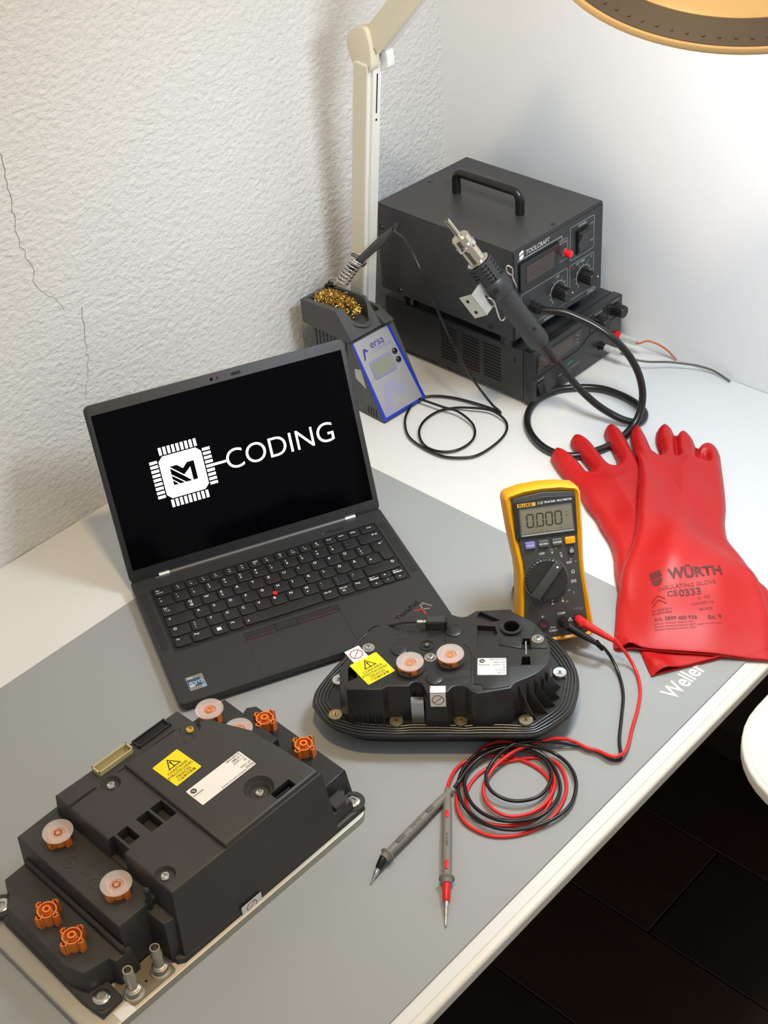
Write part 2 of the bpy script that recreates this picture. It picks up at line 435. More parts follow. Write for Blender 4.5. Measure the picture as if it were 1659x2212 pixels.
LEADRED=[(0.5516,0.6701,0.03),(0.5496,0.676,0.024),(0.5486,0.6853,0.014),(0.5549,0.7,0.006),(0.5731,0.7173,0.005),(0.5966,0.7306,0.005),(0.6225,0.7418,0.005),(0.6456,0.7528,0.006),(0.6613,0.757,0.01),(0.6708,0.7511,0.01),(0.6719,0.7352,0.008),(0.6759,0.7226,0.008),(0.6778,0.7053,0.008),(0.6921,0.6948,0.015),(0.7098,0.6847,0.016),(0.7297,0.674,0.013),(0.7549,0.6704,0.01),(0.7774,0.6763,0.009),(0.7887,0.6856,0.008),(0.795,0.7007,0.007),(0.792,0.7168,0.006),(0.7806,0.7285,0.006),(0.7622,0.7347,0.006),(0.7409,0.7316,0.006),(0.7247,0.7209,0.006),(0.7138,0.7032,0.006),(0.715,0.6816,0.01),(0.7209,0.6646,0.013),(0.7289,0.649,0.009),(0.7493,0.6424,0.005),(0.7837,0.6529,0.006),(0.809,0.6676,0.006),(0.8227,0.6882,0.005),(0.8217,0.712,0.004),(0.8111,0.7298,0.004),(0.7923,0.7433,0.004),(0.7665,0.7494,0.004),(0.738,0.7436,0.004),(0.7182,0.7299,0.004),(0.7074,0.7101,0.004),(0.7137,0.6925,0.004),(0.7321,0.6759,0.004),(0.7511,0.6646,0.004),(0.7717,0.661,0.004),(0.7924,0.6663,0.004),(0.8052,0.677,0.004),(0.8119,0.6945,0.004),(0.8054,0.716,0.004),(0.7871,0.7336,0.004),(0.7656,0.7396,0.004),(0.7461,0.7338,0.004),(0.7301,0.7192,0.004),(0.7248,0.6987,0.004),(0.7292,0.6735,0.004),(0.744,0.6515,0.004),(0.763,0.6402,0.004),(0.7788,0.6401,0.005),(0.7955,0.6463,0.006),(0.805,0.6521,0.007)]
LEADBLK=[(0.5665,0.6582,0.03),(0.5602,0.6616,0.022),(0.5601,0.6721,0.012),(0.5698,0.6887,0.005),(0.5897,0.7075,0.005),(0.615,0.7235,0.005),(0.6426,0.7402,0.005),(0.6588,0.7533,0.004),(0.6651,0.7561,0.004),(0.6702,0.7486,0.005),(0.672,0.7342,0.006),(0.6734,0.7232,0.005),(0.6831,0.7069,0.008),(0.698,0.6922,0.014),(0.7143,0.6811,0.02),(0.7275,0.67,0.018),(0.7484,0.6664,0.014),(0.7696,0.6721,0.013),(0.7812,0.6871,0.012),(0.7798,0.7047,0.01),(0.7709,0.7185,0.01),(0.7553,0.7271,0.01),(0.7357,0.7246,0.01),(0.7222,0.7143,0.01),(0.7149,0.6957,0.01),(0.7204,0.6762,0.01),(0.7387,0.6571,0.009),(0.7588,0.6505,0.009),(0.7848,0.6576,0.009),(0.8003,0.6748,0.009),(0.8062,0.6935,0.009),(0.8033,0.7144,0.009),(0.7893,0.7331,0.009),(0.7704,0.7433,0.009),(0.7455,0.7413,0.009),(0.7292,0.7312,0.009),(0.7136,0.7077,0.009),(0.7148,0.6862,0.013),(0.7261,0.6664,0.015),(0.7434,0.6474,0.009),(0.7676,0.6456,0.009),(0.7917,0.655,0.009),(0.8068,0.6707,0.009),(0.8135,0.6906,0.008),(0.812,0.7169,0.008),(0.7967,0.7389,0.008),(0.771,0.7528,0.008),(0.7449,0.7555,0.008),(0.7203,0.7444,0.008),(0.7064,0.7267,0.008),(0.7019,0.7047,0.008),(0.7143,0.6858,0.017),(0.7309,0.6654,0.015),(0.7519,0.6533,0.012),(0.7747,0.6529,0.012),(0.7937,0.6568,0.012),(0.8005,0.6571,0.01)]
ORWIRE=[(0.03,0.318,0.03),(0.028,0.33,0.032),(0.024,0.345,0.034),(0.02,0.362,0.03),(0.012,0.38,0.018),(0.006,0.392,0.006),(0.004,0.4,-0.004)]
GROOVES=[(0.1692,0.4922,0.213,0.5246,0.0032,0.011),(0.1763,0.5293,0.2059,0.5503,0.003,0.01),(0.1876,0.548,0.1984,0.5569,0.0055,0.01),(0.198,0.487,0.2245,0.5062,0.0035,0.006)]

# ------------------------------------------------------------------ desk, mat, side table
def build_desk():
    t = thing('desk', 'large white laminate desk that carries the whole workbench', 'desk', T(0, 0, 0))
    b = MB(); b.box(.001, 1.62, .001, .790, -.0125, 0, bev=.0006, seg=1); b.out('desktop', M_TABLE, t)
    # rounded edge band along the front
    ring = []
    for x in (.001, 1.62):
        ring.append([(x, .7902, -.0125), (x, .7902, 0)] + [(x, .7955+.0035*math.sin(a), -.0035+.0035*math.cos(a)) for a in (0, .4, .8, 1.2, PI/2)] + [(x, .799, -.0125)])
    b = MB(); b.loft(ring); b.out('edge_band', M_EDGE, t, angle=50)
    for x in (.06, 1.56):
        for y in (.07, .72):
            m = MB(); m.box(x-.025, x+.025, y-.025, y+.025, -.70, -.0126, bev=.003); m.out('leg', M_STEEL, t)
    m = MB(); m.box(.0150, .0310, .03, .785, -.62, -.0126, bev=.001); m.out('wall_shade_sheet', mat('wall_shade_brown', srgb(58, 44, 33), .55), t)  # added dark sheet in place of the shade on the wall below the desktop
    m = MB(); m.box(.06, 1.56, .06, .085, -.06, -.0126, bev=.002); m.out('rail', M_STEEL, t)
build_desk()

def build_mat():
    t = thing('desk_mat', 'grey rubber work mat with white maker name near its corner', 'mat', T(.4524, .1774, .0002))
    b = MB(); b.topbev(rrect(0, .905, 0, .600, .012, 6), 0, .0019, .0005); b.out('sheet', M_MATGREY, t)
    # lettering runs along -X, reading from the front edge
    txt(t, 'Weller', .0262, M_WHITEPRINT, T(.1085, .5662, .0022) @ RZ(PI), 'LEFT', bold=.018, wide=.80)
build_mat()

def build_side_table():
    t = thing('side_table', 'white side tabletop with a broad rounded corner beside the desk edge', 'side table', T(.35, 1.05, 0))
    o = rrect(-.26, .262, -.232, .30, .10, 10)
    b = MB(); b.topbev(o, -.016, -.002, .003); b.out('tabletop', M_EDGE, t)
    b = MB(); b.prism(offset_poly(o, -.006), -.0021, -.0014); b.out('laminate_sheet', M_TABLE, t)
    b = MB(); b.cyl((0, .02, -.68), (0, .02, -.0161), .028); b.out('column', M_LAMPGREY, t)
    b = MB(); b.lathe([(0, -.699), (.2, -.699), (.2, -.69), (.05, -.675), (0, -.675)], T(0, .02, 0), 32); b.out('foot', M_LAMPGREY, t)
build_side_table()

# ------------------------------------------------------------------ laptop
def build_laptop():
    a = 2.70312
    e1 = Vector((math.cos(a), math.sin(a), 0)); e2 = Vector((math.sin(a), -math.cos(a), 0))
    # local: x to the right, y toward the back
    M = frame((.80645, .16389, .0021), e1, -e2)
    t = thing('laptop', 'open black laptop showing a white chip logo on its dark screen', 'laptop', M)
    W, D, H = .3145, .2216, .0135
    b = MB()
    r = rrect(0, W, -D, 0, .006, 4)
    lo = offset_poly(r, -.004)
    b.loft([[(p[0], p[1], .001) for p in lo], [(p[0], p[1], .0055) for p in r], [(p[0], p[1], H-.0007) for p in r], [(p[0], p[1], H) for p in offset_poly(r, -.0007)]])
    base = b.out('base', M_CASE, t)
    cut = MB(); cut.prism(rrect(.0165, .2985, -.1410, -.0262, .003, 3), H-.0016, H+.01)
    cut.prism(rrect(.0935, .2050, -.1575, -.1455, .001, 2), H-.0007, H+.01)
    cut.prism(rrect(.0930, .2045, -.2175, -.1578, .001, 2), H-.0005, H+.01)
    cut.prism(rrect(.030, .2845, -.0075, .004, .001, 2), H-.006, H+.01)
    boolcut(base, cut)
    m = MB(); m.prism(rrect(.0170, .2980, -.1405, -.0267, .003, 3), H-.0016, H-.0013); m.out('key_well', M_WELL, base)
    m = MB(); m.prism(rrect(.0932, .2043, -.2173, -.1580, .001, 2), H-.0006, H-.0002, bev=.0001); m.out('touchpad', mat('touchpad_glass', srgb(46, 47, 50), .4), t)
    for x0, x1 in ((.0938, .1300), (.1304, .1545), (.1549, .2047)):
        m = MB(); m.box(x0, x1, -.1573, -.1457, H-.0009, H+.0001, bev=.0003); m.out('trackpoint_button', M_KEY, t)
    for x0, y0 in ((.0938, -.1569), (.1549, -.1569)):
        m = MB(); m.box(x0+.002, x0+(.034 if x0 < .1 else .047), y0+.0002, y0+.0007, H+.0001, H+.0002); m.out('red_line', M_REDPRINT, t)
    # speaker grilles: rows of fine slots
    for x0 in (.0045, .3015):
        m = MB()
        for k in range(4):
            for j in range(26):
                m.box(x0+k*.0023, x0+k*.0023+.0011, -.030-j*.0040-.0028, -.030-j*.0040, H, H+.00006)
        m.out('speaker_grille', M_DARKHOLE, t)
    # hinges
    for x0, x1 in ((.0345, .0470), (.2685, .2815)):
        m = MB(); m.cyl((x0, -.0035, H-.001), (x1, -.0035, H-.001), .0047, n=20); m.out('hinge', M_STEEL, t)
    m = MB(); m.cyl((.0472, -.0035, H-.0012), (.2683, -.0035, H-.0012), .0041, n=20); m.out('hinge_bar', mat('dark_hinge_bar', srgb(84, 85, 87), .35, .4), t)
    m = MB(); m.prism(rrect(.2395, .2615, -.0205, -.0165, .0019, 4), H, H+.0004, bev=.0001); m.out('power_button', M_KEY, t)
    m = MB(); m.disc(.2345, -.0188, H, .0005, .0002, 10); m.out('status_light', M_WHITEPRINT, t)
    # ---- keyboard
    kc = {}
    def key(x, y, w, h, leg=(), poly=None):
        """x,y = left,back corner in mm (y counted toward the front)"""
        k = (round(w, 1), round(h, 1), bool(poly))
        if k not in kc:
            m = MB()
            p = poly or [(0, 0), (w, 0)] + [(w, -h+1.2), (w-1.0, -h+.4), (w*.75, -h-.1), (w*.5, -h-.25), (w*.25, -h-.1), (1.0, -h+.4), (0, -h+1.2)]
            p = [(q[0]/1000, q[1]/1000) for q in p]
            m.topbev(p, 0, .0024, .0005); kc[k] = m.mesh('key')
        o = put('key', kc[k], M_KEY, t, T(x/1000, -y/1000, H-.0013))
        for s, lx, ly, sz in leg:
            txt(o, s, sz/1000, M_WHITEPRINT, T(lx/1000, -ly/1000, .00246), name='key_legend', bold=.012)
        return o
    ry = {0: 29, 1: 43.6, 2: 62.4, 3: 81.3, 4: 100.2, 5: 119.1}
    kh = 16.4
    # function row
    key(20.5, 29, 21, 11.8, (('Esc', 2.6, 3.4, 3.2), ('FnLock', 2.6, 7.6, 2.6)))
    x = 43.2
    sym = ('x', '\u2212', '+', 'x', '*\u2212', '*+', '\u25a1\u25a1', '+', '\u25a1', '\u2713', '\u2310', '\u2606')
    for i in range(15):
        if i in (4, 8, 12): x += 1.6
        if i < 12: key(x, 29, 13.7, 11.8, (('F%d' % (i+1), 5.0, 7.8, 2.5), (sym[i], 4.6, 4.0, 3.4)))
        else: key(x, 29, 13.7, 11.8, ((('Pos1', 'Ende', 'Einfg')[i-12], 3.0, 4.4, 3.0),))
        x += 15.25
    key(x, 29, 295-x, 11.8, (('Entf', 9.0, 4.4, 3.0),))
    return t, base, key, ry, kh, H, M, e1, e2, kc

def finish_laptop():
    t, base, key, ry, kh, H, M, e1, e2, kc = build_laptop()
    W = .3145
    L1 = '1234567890\u00df\u00b4'; U1 = '!"\u00a7$%&/()=?`'
    key(20.5, ry[1], 17.0, kh, (('\u00b0', 3, 4.2, 4), ('^', 3, 9, 5)))
    for i, c in enumerate(L1):
        key(40+19.0*i, ry[1], 16.6, kh, ((U1[i], 3.4, 4.0, 3.8), (c, 3.4, 9.0, 4.2)))
    key(268, ry[1], 27, kh, (('\u2190x', 17.5, 4.6, 5),))
    key(20.5, ry[2], 26.4, kh, (('|\u2190', 3, 4.0, 4.4), ('\u2192|', 3.4, 8.6, 4.4)))
    for i, c in enumerate('QWERTZUIOP\u00dc+'):
        lg = [(c, 3.3, 4.6, 5.2)]
        if c == 'Q': lg.append(('@', 3.4, 10.2, 4.2))
        if c == 'E': lg.append(('\u20ac', 3.4, 10.0, 3.8))
        if c == '+': lg = [('*', 3.4, 4.4, 4), ('+', 3.4, 8.6, 4.6), ('~', 3.4, 12.4, 4.6)]
        key(49.5+19.0*i, ry[2], 16.6, kh, lg)
    # ISO return key
    ent = [(0, 0), (17.5, 0), (17.5, -34.2), (12.0, -35.4), (8.5, -35.2), (5.0, -34.2), (4.6, -18.2), (0, -16.4)]
    key(277.6, ry[2], 17.5, 35.2, (('\u2190\u02c8', 9, 4.6, 5.2),), ent)
    key(20.5, ry[3], 31.4, kh, (('\u21e9', 3.4, 4.8, 5.2),))
    for i, c in enumerate('ASDFGHJKL\u00d6\u00c4#'):
        lg = [(c, 3.3, 4.6, 5.2)]
        if c == '#': lg = [("'", 3.4, 4.4, 4.2), ('#', 3.4, 9, 4.4)]
        key(54.4+19.0*i, ry[3], 16.6 if i < 11 else 15.6, kh, lg)
    key(20.5, ry[4], 22, kh, (('\u21e7', 3.4, 4.8, 5.6),))
    for i, c in enumerate('<YXCVBNM,.-'):
        lg = [(c, 3.3, 4.6, 5.2)]
        if c == '<': lg = [('>', 3.4, 3.6, 3.8), ('<', 3.4, 7.4, 3.8), ('|', 3.6, 11.2, 3.4)]
        if c == 'M': lg.append(('\u00b5', 3.4, 10.2, 4))
        if c == ',': lg = [(';', 3.4, 4, 4.4), (',', 3.4, 8.4, 4.4)]
        if c == '.': lg = [(':', 3.4, 4, 4.4), ('.', 3.4, 8.4, 4.4)]
        if c == '-': lg = [('_', 3.4, 4, 4.4), ('-', 3.4, 8.4, 4.4)]
        key(44.8+19.0*i, ry[4], 16.6, kh, lg)
    key(253.8, ry[4], 41.2, kh, (('\u21e7', 33, 4.8, 5.6),))
    key(20.5, ry[5], 17.4, 15.4, (('Fn', 3, 4.2, 3.8),))
    key(40.4, ry[5], 21.4, 15.4, (('Strg', 3, 4.2, 3.6),))
    kw = key(64.2, ry[5], 16.6, 15.4)
    m = MB()
    for i in (0, 1):
        for j in (0, 1): m.box(.0050+i*.0026, .0074+i*.0026, -.0075-j*.0026, -.0051-j*.0026, .00242, .00248)
    m.out('key_legend', M_WHITEPRINT, kw)
    key(83.2, ry[5], 15.6, 15.4, (('Alt', 3, 4.2, 3.6),))
    key(101.2, ry[5], 92, 15.4, (('*', 3.2, 10.6, 6),))
    key(195.6, ry[5], 16.6, 15.4, (('Alt Gr', 2.4, 4.2, 3.4),))
    key(214.6, ry[5], 16.6, 15.4, (('Druck', 2.4, 4.2, 3.4), ('\u25a1', 4, 9.4, 4)))
    key(233.6, ry[5], 15.8, 15.4, (('Strg', 2.6, 4.2, 3.4),))
    for i in range(3):
        xx = 252+14.6*i
        k1 = key(xx, ry[5], 13.6, 8.6, (((('Bild \u2191'), 1.8, 3.0, 2.7),) if i == 0 else ((('\u02c4', 4.4, 4.8, 6.5),) if i == 1 else ((('Bild \u2193'), 1.8, 3.0, 2.7),))))
        if i != 1:
            m = MB(); m.box(.0016, .0120, -.0066, -.0053, .00242, .00248); m.out('key_legend', M_WHITEPRINT, k1)
        key(xx, ry[5]+10.2, 13.6, 8.4, (('<' if i == 0 else ('\u02c5' if i == 1 else '>'), 5, 4.2, 4.6),))
    # red pointing stick
    m = MB(); m.lathe([(0, .0030), (.0024, .0029), (.0031, .0021), (.0029, .0012), (.0019, .0008), (.0019, 0), (0, 0)], T(.1472, -.0982, H+.0002), 20)
    m.out('pointing_stick', M_RED, t)
    # sticker
    g = T(.0155, -.2070, H+.00005)
    m = MB(); m.prism(rrect(0, .0190, 0, .0220, .001, 3), 0, .0001, g); st = m.out('sticker', mat('silver_sticker', srgb(150, 152, 150), .3, .6), t, label='silver and blue processor sticker')
    m = MB(); m.box(.0006, .0150, .0048, .0172, .0001, .00016, M=g); m.out('sticker_field', mat('slate_field', srgb(66, 82, 92), .35, .3), st)
    m = MB(); m.box(.0136, .0186, .0006, .0048, .0001, .00016, M=g); m.out('sticker_corner', mat('sky_blue', srgb(116, 170, 226), .35), st)
    txt(st, 'evo', .0095, M_SCREENBLUE, g @ T(.0012, .0120, .0002), bold=.01, wide=1.15)
    txt(st, 'intel', .0036, M_WHITEPRINT, g @ T(.0014, .0190, .0002), bold=.01)
    m = MB()
    for k, (w_) in enumerate((.0085, .0062, .0050)): m.box(.0014, .0014+w_, .0078-k*.0013, .0085-k*.0013, .00016, .0002, M=g)
    m.out('small_print', M_WHITEPRINT, st)
    # palm-rest emblem
    gg = T(.2560, -.2000, H+.0001) @ RZ(math.radians(28))
    txt(t, 'ThinkPad', .0098, mat('dark_chrome', srgb(20, 20, 22), .25, .6), gg, bold=.01)
    m = MB(); m.disc(.0082, .0032, 0, .0007, .0002, 10, M=gg); m.out('emblem_dot', M_RED, t)
    for p0, p1, mm in (((0.2794, -0.1951), (0.2887, -0.1969), M_RED), ((0.2887, -0.1969), (0.2882, -0.2061), M_RED), ((0.2887, -0.1882), (0.2887, -0.1969), M_STEEL), ((0.2887, -0.1969), (0.2965, -0.1988), M_STEEL), ((0.2917, -0.1857), (0.3, -0.1962), M_STEEL), ((0.2917, -0.1857), (0.2913, -0.1904), M_STEEL)):
        d = Vector(p1)-Vector(p0); n = Vector((-d.y, d.x)).normalized()*.0007
        m = MB(); m.prism([tuple(Vector(p0)-n), tuple(Vector(p1)-n), tuple(Vector(p1)+n), tuple(Vector(p0)+n)], H, H+.00025); m.out('emblem_stroke', mm, t)
    # ---- lid : x right, y up along the lid, z toward the viewer
    th = .37024
    Ml = T(0, -.00594, .0121-.0021) @ RX(PI/2-th)
    lid = thing('lid', '', '', None); del lid['label']; del lid['category']
    bpy.data.objects.remove(lid)
    b = MB(); pr_ = rrect(0, W, .003, .2190, .007, 5)
    b.loft([[(p[0], p[1], -.0056) for p in offset_poly(pr_, -.003)], [(p[0], p[1], -.0040) for p in pr_], [(p[0], p[1], -.0004) for p in pr_], [(p[0], p[1], 0) for p in offset_poly(pr_, -.0006)]])
    lid = b.out('lid', M_CASE, t, Ml)
    x0, y0 = (W-.3016)/2, .01847
    m = MB(); m.box(x0, x0+.3016, y0, y0+.1885, -.0002, .00025); scr = m.out('screen', M_GLASS, lid)
    z = .0003
    def quad(pts, name='screen_graphic', mm=M_SCREENWHITE, zz=z):
        q = MB(); q.prism(pts, zz, zz+.00008); return q.out(name, mm, lid)
    # chip logo
    cx, cy = .0925, .1150
    hw, ch = .0255, .0055
    quad([(cx-hw, cy-hw+ch), (cx-hw+ch, cy-hw), (cx+hw-ch, cy-hw), (cx+hw, cy-hw+ch), (cx+hw, cy+hw-ch), (cx+hw-ch, cy+hw), (cx-hw+ch, cy+hw), (cx-hw, cy+hw-ch)], 'chip_graphic')
    for k in range(9):
        u = -.0208+k*.0052
        for sx in (-1, 1):
            quad([(cx+sx*.0270, cy+u-.0017), (cx+sx*.0362, cy+u-.0017), (cx+sx*.0362, cy+u+.0017), (cx+sx*.0270, cy+u+.0017)], 'chip_pin')
            quad([(cx+u-.0017, cy+sx*.0270), (cx+u+.0017, cy+sx*.0270), (cx+u+.0017, cy+sx*.0362), (cx+u-.0017, cy+sx*.0362)], 'chip_pin')
    # the letter M with diagonal slits
    zz = z+.0001
    def mm_(pts): quad([(cx-.0145+p[0]*.029, cy-.011+p[1]*.0225) for p in pts], 'chip_letter', M_GLASS, zz)
    fl = lambda l: [(a, 1-b) for a, b in l]
    mm_(fl([(0, 0), (.297, 0), (.511, .256), (.714, 0), (1, 0), (1, 1), (.81, 1), (.81, .27), (.5, .6)]))
    mm_(fl([(0, .09), (.47, .64), (.76, 1), (.513, 1), (0, .414)]))
    mm_(fl([(0, .484), (.456, 1), (.27, 1), (0, .68)]))
    mm_(fl([(0, .74), (.21, 1), (0, 1)]))
    quad([(cx+.0362, cy-.0015), (.1440, cy-.0015), (.1440, cy+.0015), (cx+.0362, cy+.0015)], 'logo_line')
    txt(lid, 'CODING', .0345, M_SCREENWHITE, T(.1425, .1140, z+.0001), bold=-.004, wide=.985, name='screen_lettering')
    for x, r, mm in ((.1497, .0018, M_GLASS), (.1568, .0016, mat('dark_red_lens', srgb(80, 30, 34), .2)), (.1668, .0005, M_WELL)):
        m = MB(); m.disc(x, .2126, .00003, r, .0002, 16); m.out('camera_lens', mm, lid)
    m = MB(); m.prism(rrect(.1735, .1845, .2108, .2142, .0008, 3), .0000, .0004, bev=.0001); m.out('camera_shutter', M_WELL, lid)
    for xx in (.004, W-.004):
        m = MB(); m.box(xx-.003, xx+.003, .006, .0062, 0, .00006); m.out('bezel_seam', M_WELL, lid)
M_SCREENBLUE = mat('pale_blue_print_on_sticker', srgb(150, 190, 240), .35)
finish_laptop()

# ------------------------------------------------------------------ shared small parts of the two battery modules
def orange_socket(parent, x, y, z, rot=0., h=.011, cap=False, capz=0.):
    """orange high-voltage terminal: collar ring with four clip towers and a centre sleeve"""
    G = T(x, y, z) @ RZ(rot)
    m = MB(); m.ring(.0076, .0090, 0, h)
    for k in range(4):
        a = k*PI/2
        Mk = RZ(a)
        m.box(.0084, .0098, -.0030, -.0018, 0, h, M=Mk); m.box(.0084, .0124, .0018, .0030, 0, h, M=Mk)
        m.box(.0084, .0124, -.0030, -.0018, 0, h, M=Mk); m.box(.0114, .0126, -.0030, .0030, 0, h, M=Mk)
    s = m.out('terminal_socket', M_ORANGE, parent, G)
    m = MB(); m.ring(.0022, .0040, 0, h+.0015, n=18); m.ring(.0034, .0046, 0, h-.002, n=18); m.out('sleeve', M_ORANGE, s)
    m = MB(); m.disc(0, 0, 0, .0074, .0024); m.out('seal_disc', mat('terminal_white', srgb(226, 216, 206), .5), s)
    m = MB(); m.disc(0, 0, .002, .0022, .006, 14); m.out('contact', M_BRASS, s)
    if cap:
        c = MB(); c.lathe([(0, .0000), (.0055, .0000), (.0062, .0012), (.0140, .0020), (.0142, .0026), (.0140, .0031), (.0064, .0024), (.0050, .0012), (0, .0012)], T(0, 0, capz), 40)
        c.out('cap', M_CAP, s, label='milky translucent protective disc')
    return s

def torx_screw(parent, x, y, z, r=.0046, m_=None, name='screw', washer=0.):
    m = MB()
    if washer: m.disc(0, 0, 0, washer, .0007, 28)
    m.lathe([(0, 0), (r, 0), (r, .0012), (r*.82, .0022), (r*.5, .0026), (r*.46, .0010), (0, .0010)], None, 22)
    return m.out(name, m_ or M_CHROME, parent, T(x, y, z))

def pyro_label(parent, M, w, h):
    m = MB(); m.prism(rrect(-w/2, w/2, -h/2, h/2, .0012, 3), 0, .00015)
    l = m.out('warning_label', M_YELLOWLABEL, parent, M, label='yellow label warning of pyrotechnic devices')
    s = h/.035
    tri = [(-.0075*s, .0025*s), (.0075*s, .0025*s), (0, .0150*s)]
    ti = offset_poly(tri, -.0011*s)
    m = MB(); m.loft([[(p[0], p[1], .00018) for p in tri], [(p[0], p[1], .00018) for p in ti]], caps=(False, False)); m.out('warning_triangle', M_BLACKPRINT, l)
    txt(l, '!', .0098*s, M_BLACKPRINT, T(0, .0070*s, .00018), 'CENTER', bold=.03, name='warning_mark')
    for k, (tx, sz) in enumerate((('CONTAINS', .0046), ('PYROTECHNIC', .0044), ('DEVICES', .0046), ('\u5305\u542b\u7206\u70b8\u88c5\u7f6e', .0036))):
        txt(l, tx, sz*s, M_BLACKPRINT, T(.0, (-.0010-.0044*k)*s, .00018), 'CENTER', bold=.012, name='warning_text')
    return l
def no_fire_label(parent, M, w, h):
    m = MB(); m.prism(rrect(-w/2, w/2, -h/2, h/2, .0006, 2), 0, .0002); l = m.out('prohibition_label', M_WHITELABEL, parent, M)
    r = min(w, h)*.40
    m = MB(); m.ring(r*.86, r, .0002, .00026); m.box(-r*.9, r*.9, -r*.06, r*.06, .0002, .00026, M=RZ(.75)); m.out('prohibition_sign', M_REDPRINT, l)
    return l
def roundel(parent, M, r):
    m = MB(); m.ring(r*.86, r, 0, .0001, n=28); m.ring(r*.48, r*.60, 0, .0001, n=28)
    for a0 in (0, PI):
        m.poly([(0, 0, .0001)]+[(r*.5*math.cos(a0+k*PI/16), r*.5*math.sin(a0+k*PI/16), .0001) for k in range(9)])
    m.ring(r*.60, r*.86, 0, .00008, n=28)
    return m.out('roundel', mat('grey_print', srgb(70, 72, 76), .5), parent, M)

# ------------------------------------------------------------------ rectangular battery module in the foreground
def build_module():
    G = T(.885, .613, .0021) @ RZ(-.015)
    t = thing('battery_module', 'black stepped battery control module on an aluminium plate, nearest the front', 'battery module', G)
    mm = lambda l: [(a/1000, b/1000) for a, b in l]
    b = MB(); b.topbev(rrect(-.012, .3165, -.186, .0, .014, 6), 0, .0085, .001); plate = b.out('base_plate', M_ALU, t, label='cast aluminium cooling plate')
    # housing built level by level
    b = MB()
    b.topbev(mm([(-9, -4), (216, -4), (222, -8), (224, -38), (262, -38), (274, -42), (276, -16), (299, -14), (302, -40), (300, -160), (292, -178), (280, -185), (-4, -185), (-11, -178), (-13, -150), (-12, -12)]), .0086, .0145, .002)
    b.out('lower_rim', M_BLACK, t)
    main = mm([(209, -11), (210, -178), (68, -175), (67, -146), (62, -142), (54, -140), (38, -96), (33, -10)])
    b = MB(); b.topbev(main, .012, .0925, .0018, draft=.006); body = b.out('main_housing', M_BLACK, t)
    plat = mm([(148, -11.5), (147, -156), (84, -153), (70, -146), (58, -140), (40, -96), (35, -11.5)])
    b = MB(); b.topbev(plat, .088, .0970, .0030); up_ = b.out('raised_cover', M_BLACK, t)
    c = MB()
    c.lathe([(0, .003), (.0075, .003), (.0135, .012), (0, .012)], T(.168, -.150, .0860), 28)
    c.lathe([(0, .003), (.0075, .003), (.0125, .012), (0, .012)], T(.2005, -.031, .0860), 28)
    for x0, y0, x1, y1 in ((.1500, -.0985, .1630, -.0760), (.1655, -.0985, .1790, -.0760), (.1885, -.0985, .2010, -.0800)):
        c.box(x0, x1, y0, y1, .080, .100)
    c.box(.2035, .2150, -.0990, -.0760, .070, .100)
    c.lathe([(0, .0020), (.008, .0020), (.0150, .012), (0, .012)], T(.0845, -.038, .0870), 32)
    c.box(.060, .083, -.0245, -.0150, .083, .11)
    boolcut(body, c)
    c = MB()
    c.lathe([(0, -.002), (.0065, -.002), (.0155, .012), (0, .012)], T(.0845, -.038, .0870), 32)
    c.box(.060, .083, -.0245, -.0150, .084, .11)
    c.lathe([(0, .0045), (.009, .0045), (.0125, .012), (0, .012)], T(.0775, -.1435, .0890), 28)
    boolcut(up_, c)
    m = MB(); m.box(.0635, .080, -.0205, -.0195, .0885, .0925); m.out('slot_rib', M_BLACK, t)
    for x, y, z, q in ((.168, -.150, .0892, M_CHROME), (.2005, -.031, .0892, M_CHROME), (.0845, -.038, .0890, M_CHROME), (.0775, -.1435, .0937, M_BRASS)):
        torx_screw(t, x, y, z, .0044, q)
    # seam lines on the top
    for p0, p1 in (((.2095, -.1572), (.180, -.1555)), ((.155, -.1555), (.148, -.1552)), ((.146, -.1568), (.086, -.1545))):
        m = MB(); m.box(min(p0[0], p1[0]), max(p0[0], p1[0]), min(p0[1], p1[1])-.0004, max(p0[1], p1[1])+.0004, .0925, .0928); m.out('seam', M_DARKHOLE, t)
    # step for terminals marked CP1
    b = MB(); b.topbev(mm([(205, -37), (252, -36), (253, -186), (205, -188)]), .012, .0680, .0015, draft=.002); b.out('upper_terminal_step', M_BLACK, t)
    b = MB(); b.topbev(mm([(206, -12), (222, -14), (224, -40), (226, -182), (206, -183)]), .012, .060, .0015, draft=.002); b.out('step_lip', M_BLACK, t)
    b = MB(); b.topbev(mm([(248, -31), (266, -30), (268, -38), (292, -42), (298, -60), (297, -150), (282, -166), (280, -178), (248, -180)]), .012, .0395, .0015, draft=.002); b.out('lower_terminal_step', M_BLACK, t)
    m = MB(); m.box(.2535, .2580, -.178, -.031, .038, .0465, bev=.001); m.out('step_ridge', M_BLACK, t)
    m = MB(); m.box(.2160, .2200, -.040, -.034, .020, .085, bev=.001); m.out('wall_rib', M_BLACK, t)
    # right-hand shelf
    b = MB(); b.topbev(mm([(30, -28), (-12, -30), (-14, -160), (-6, -166), (4, -162), (40, -165)]), .012, .0440, .0015, draft=.003); b.out('end_step', M_BLACKSHINY, t)
    b = MB(); b.topbev(mm([(72, -100), (8, -102), (6, -184), (72, -186)]), .012, .0540, .0015, draft=.002); b.out('end_terminal_step', M_BLACKSHINY, t)
    b = MB(); b.topbev(mm([(34, -9), (2, -10), (0, -34), (34, -34)]), .012, .028, .0012, draft=.002); b.out('end_foot', M_BLACK, t)
    m = MB(); m.box(.008, .022, -.018, -.010, .028, .0335, bev=.0006); m.out('end_clip', M_BLACK, t)
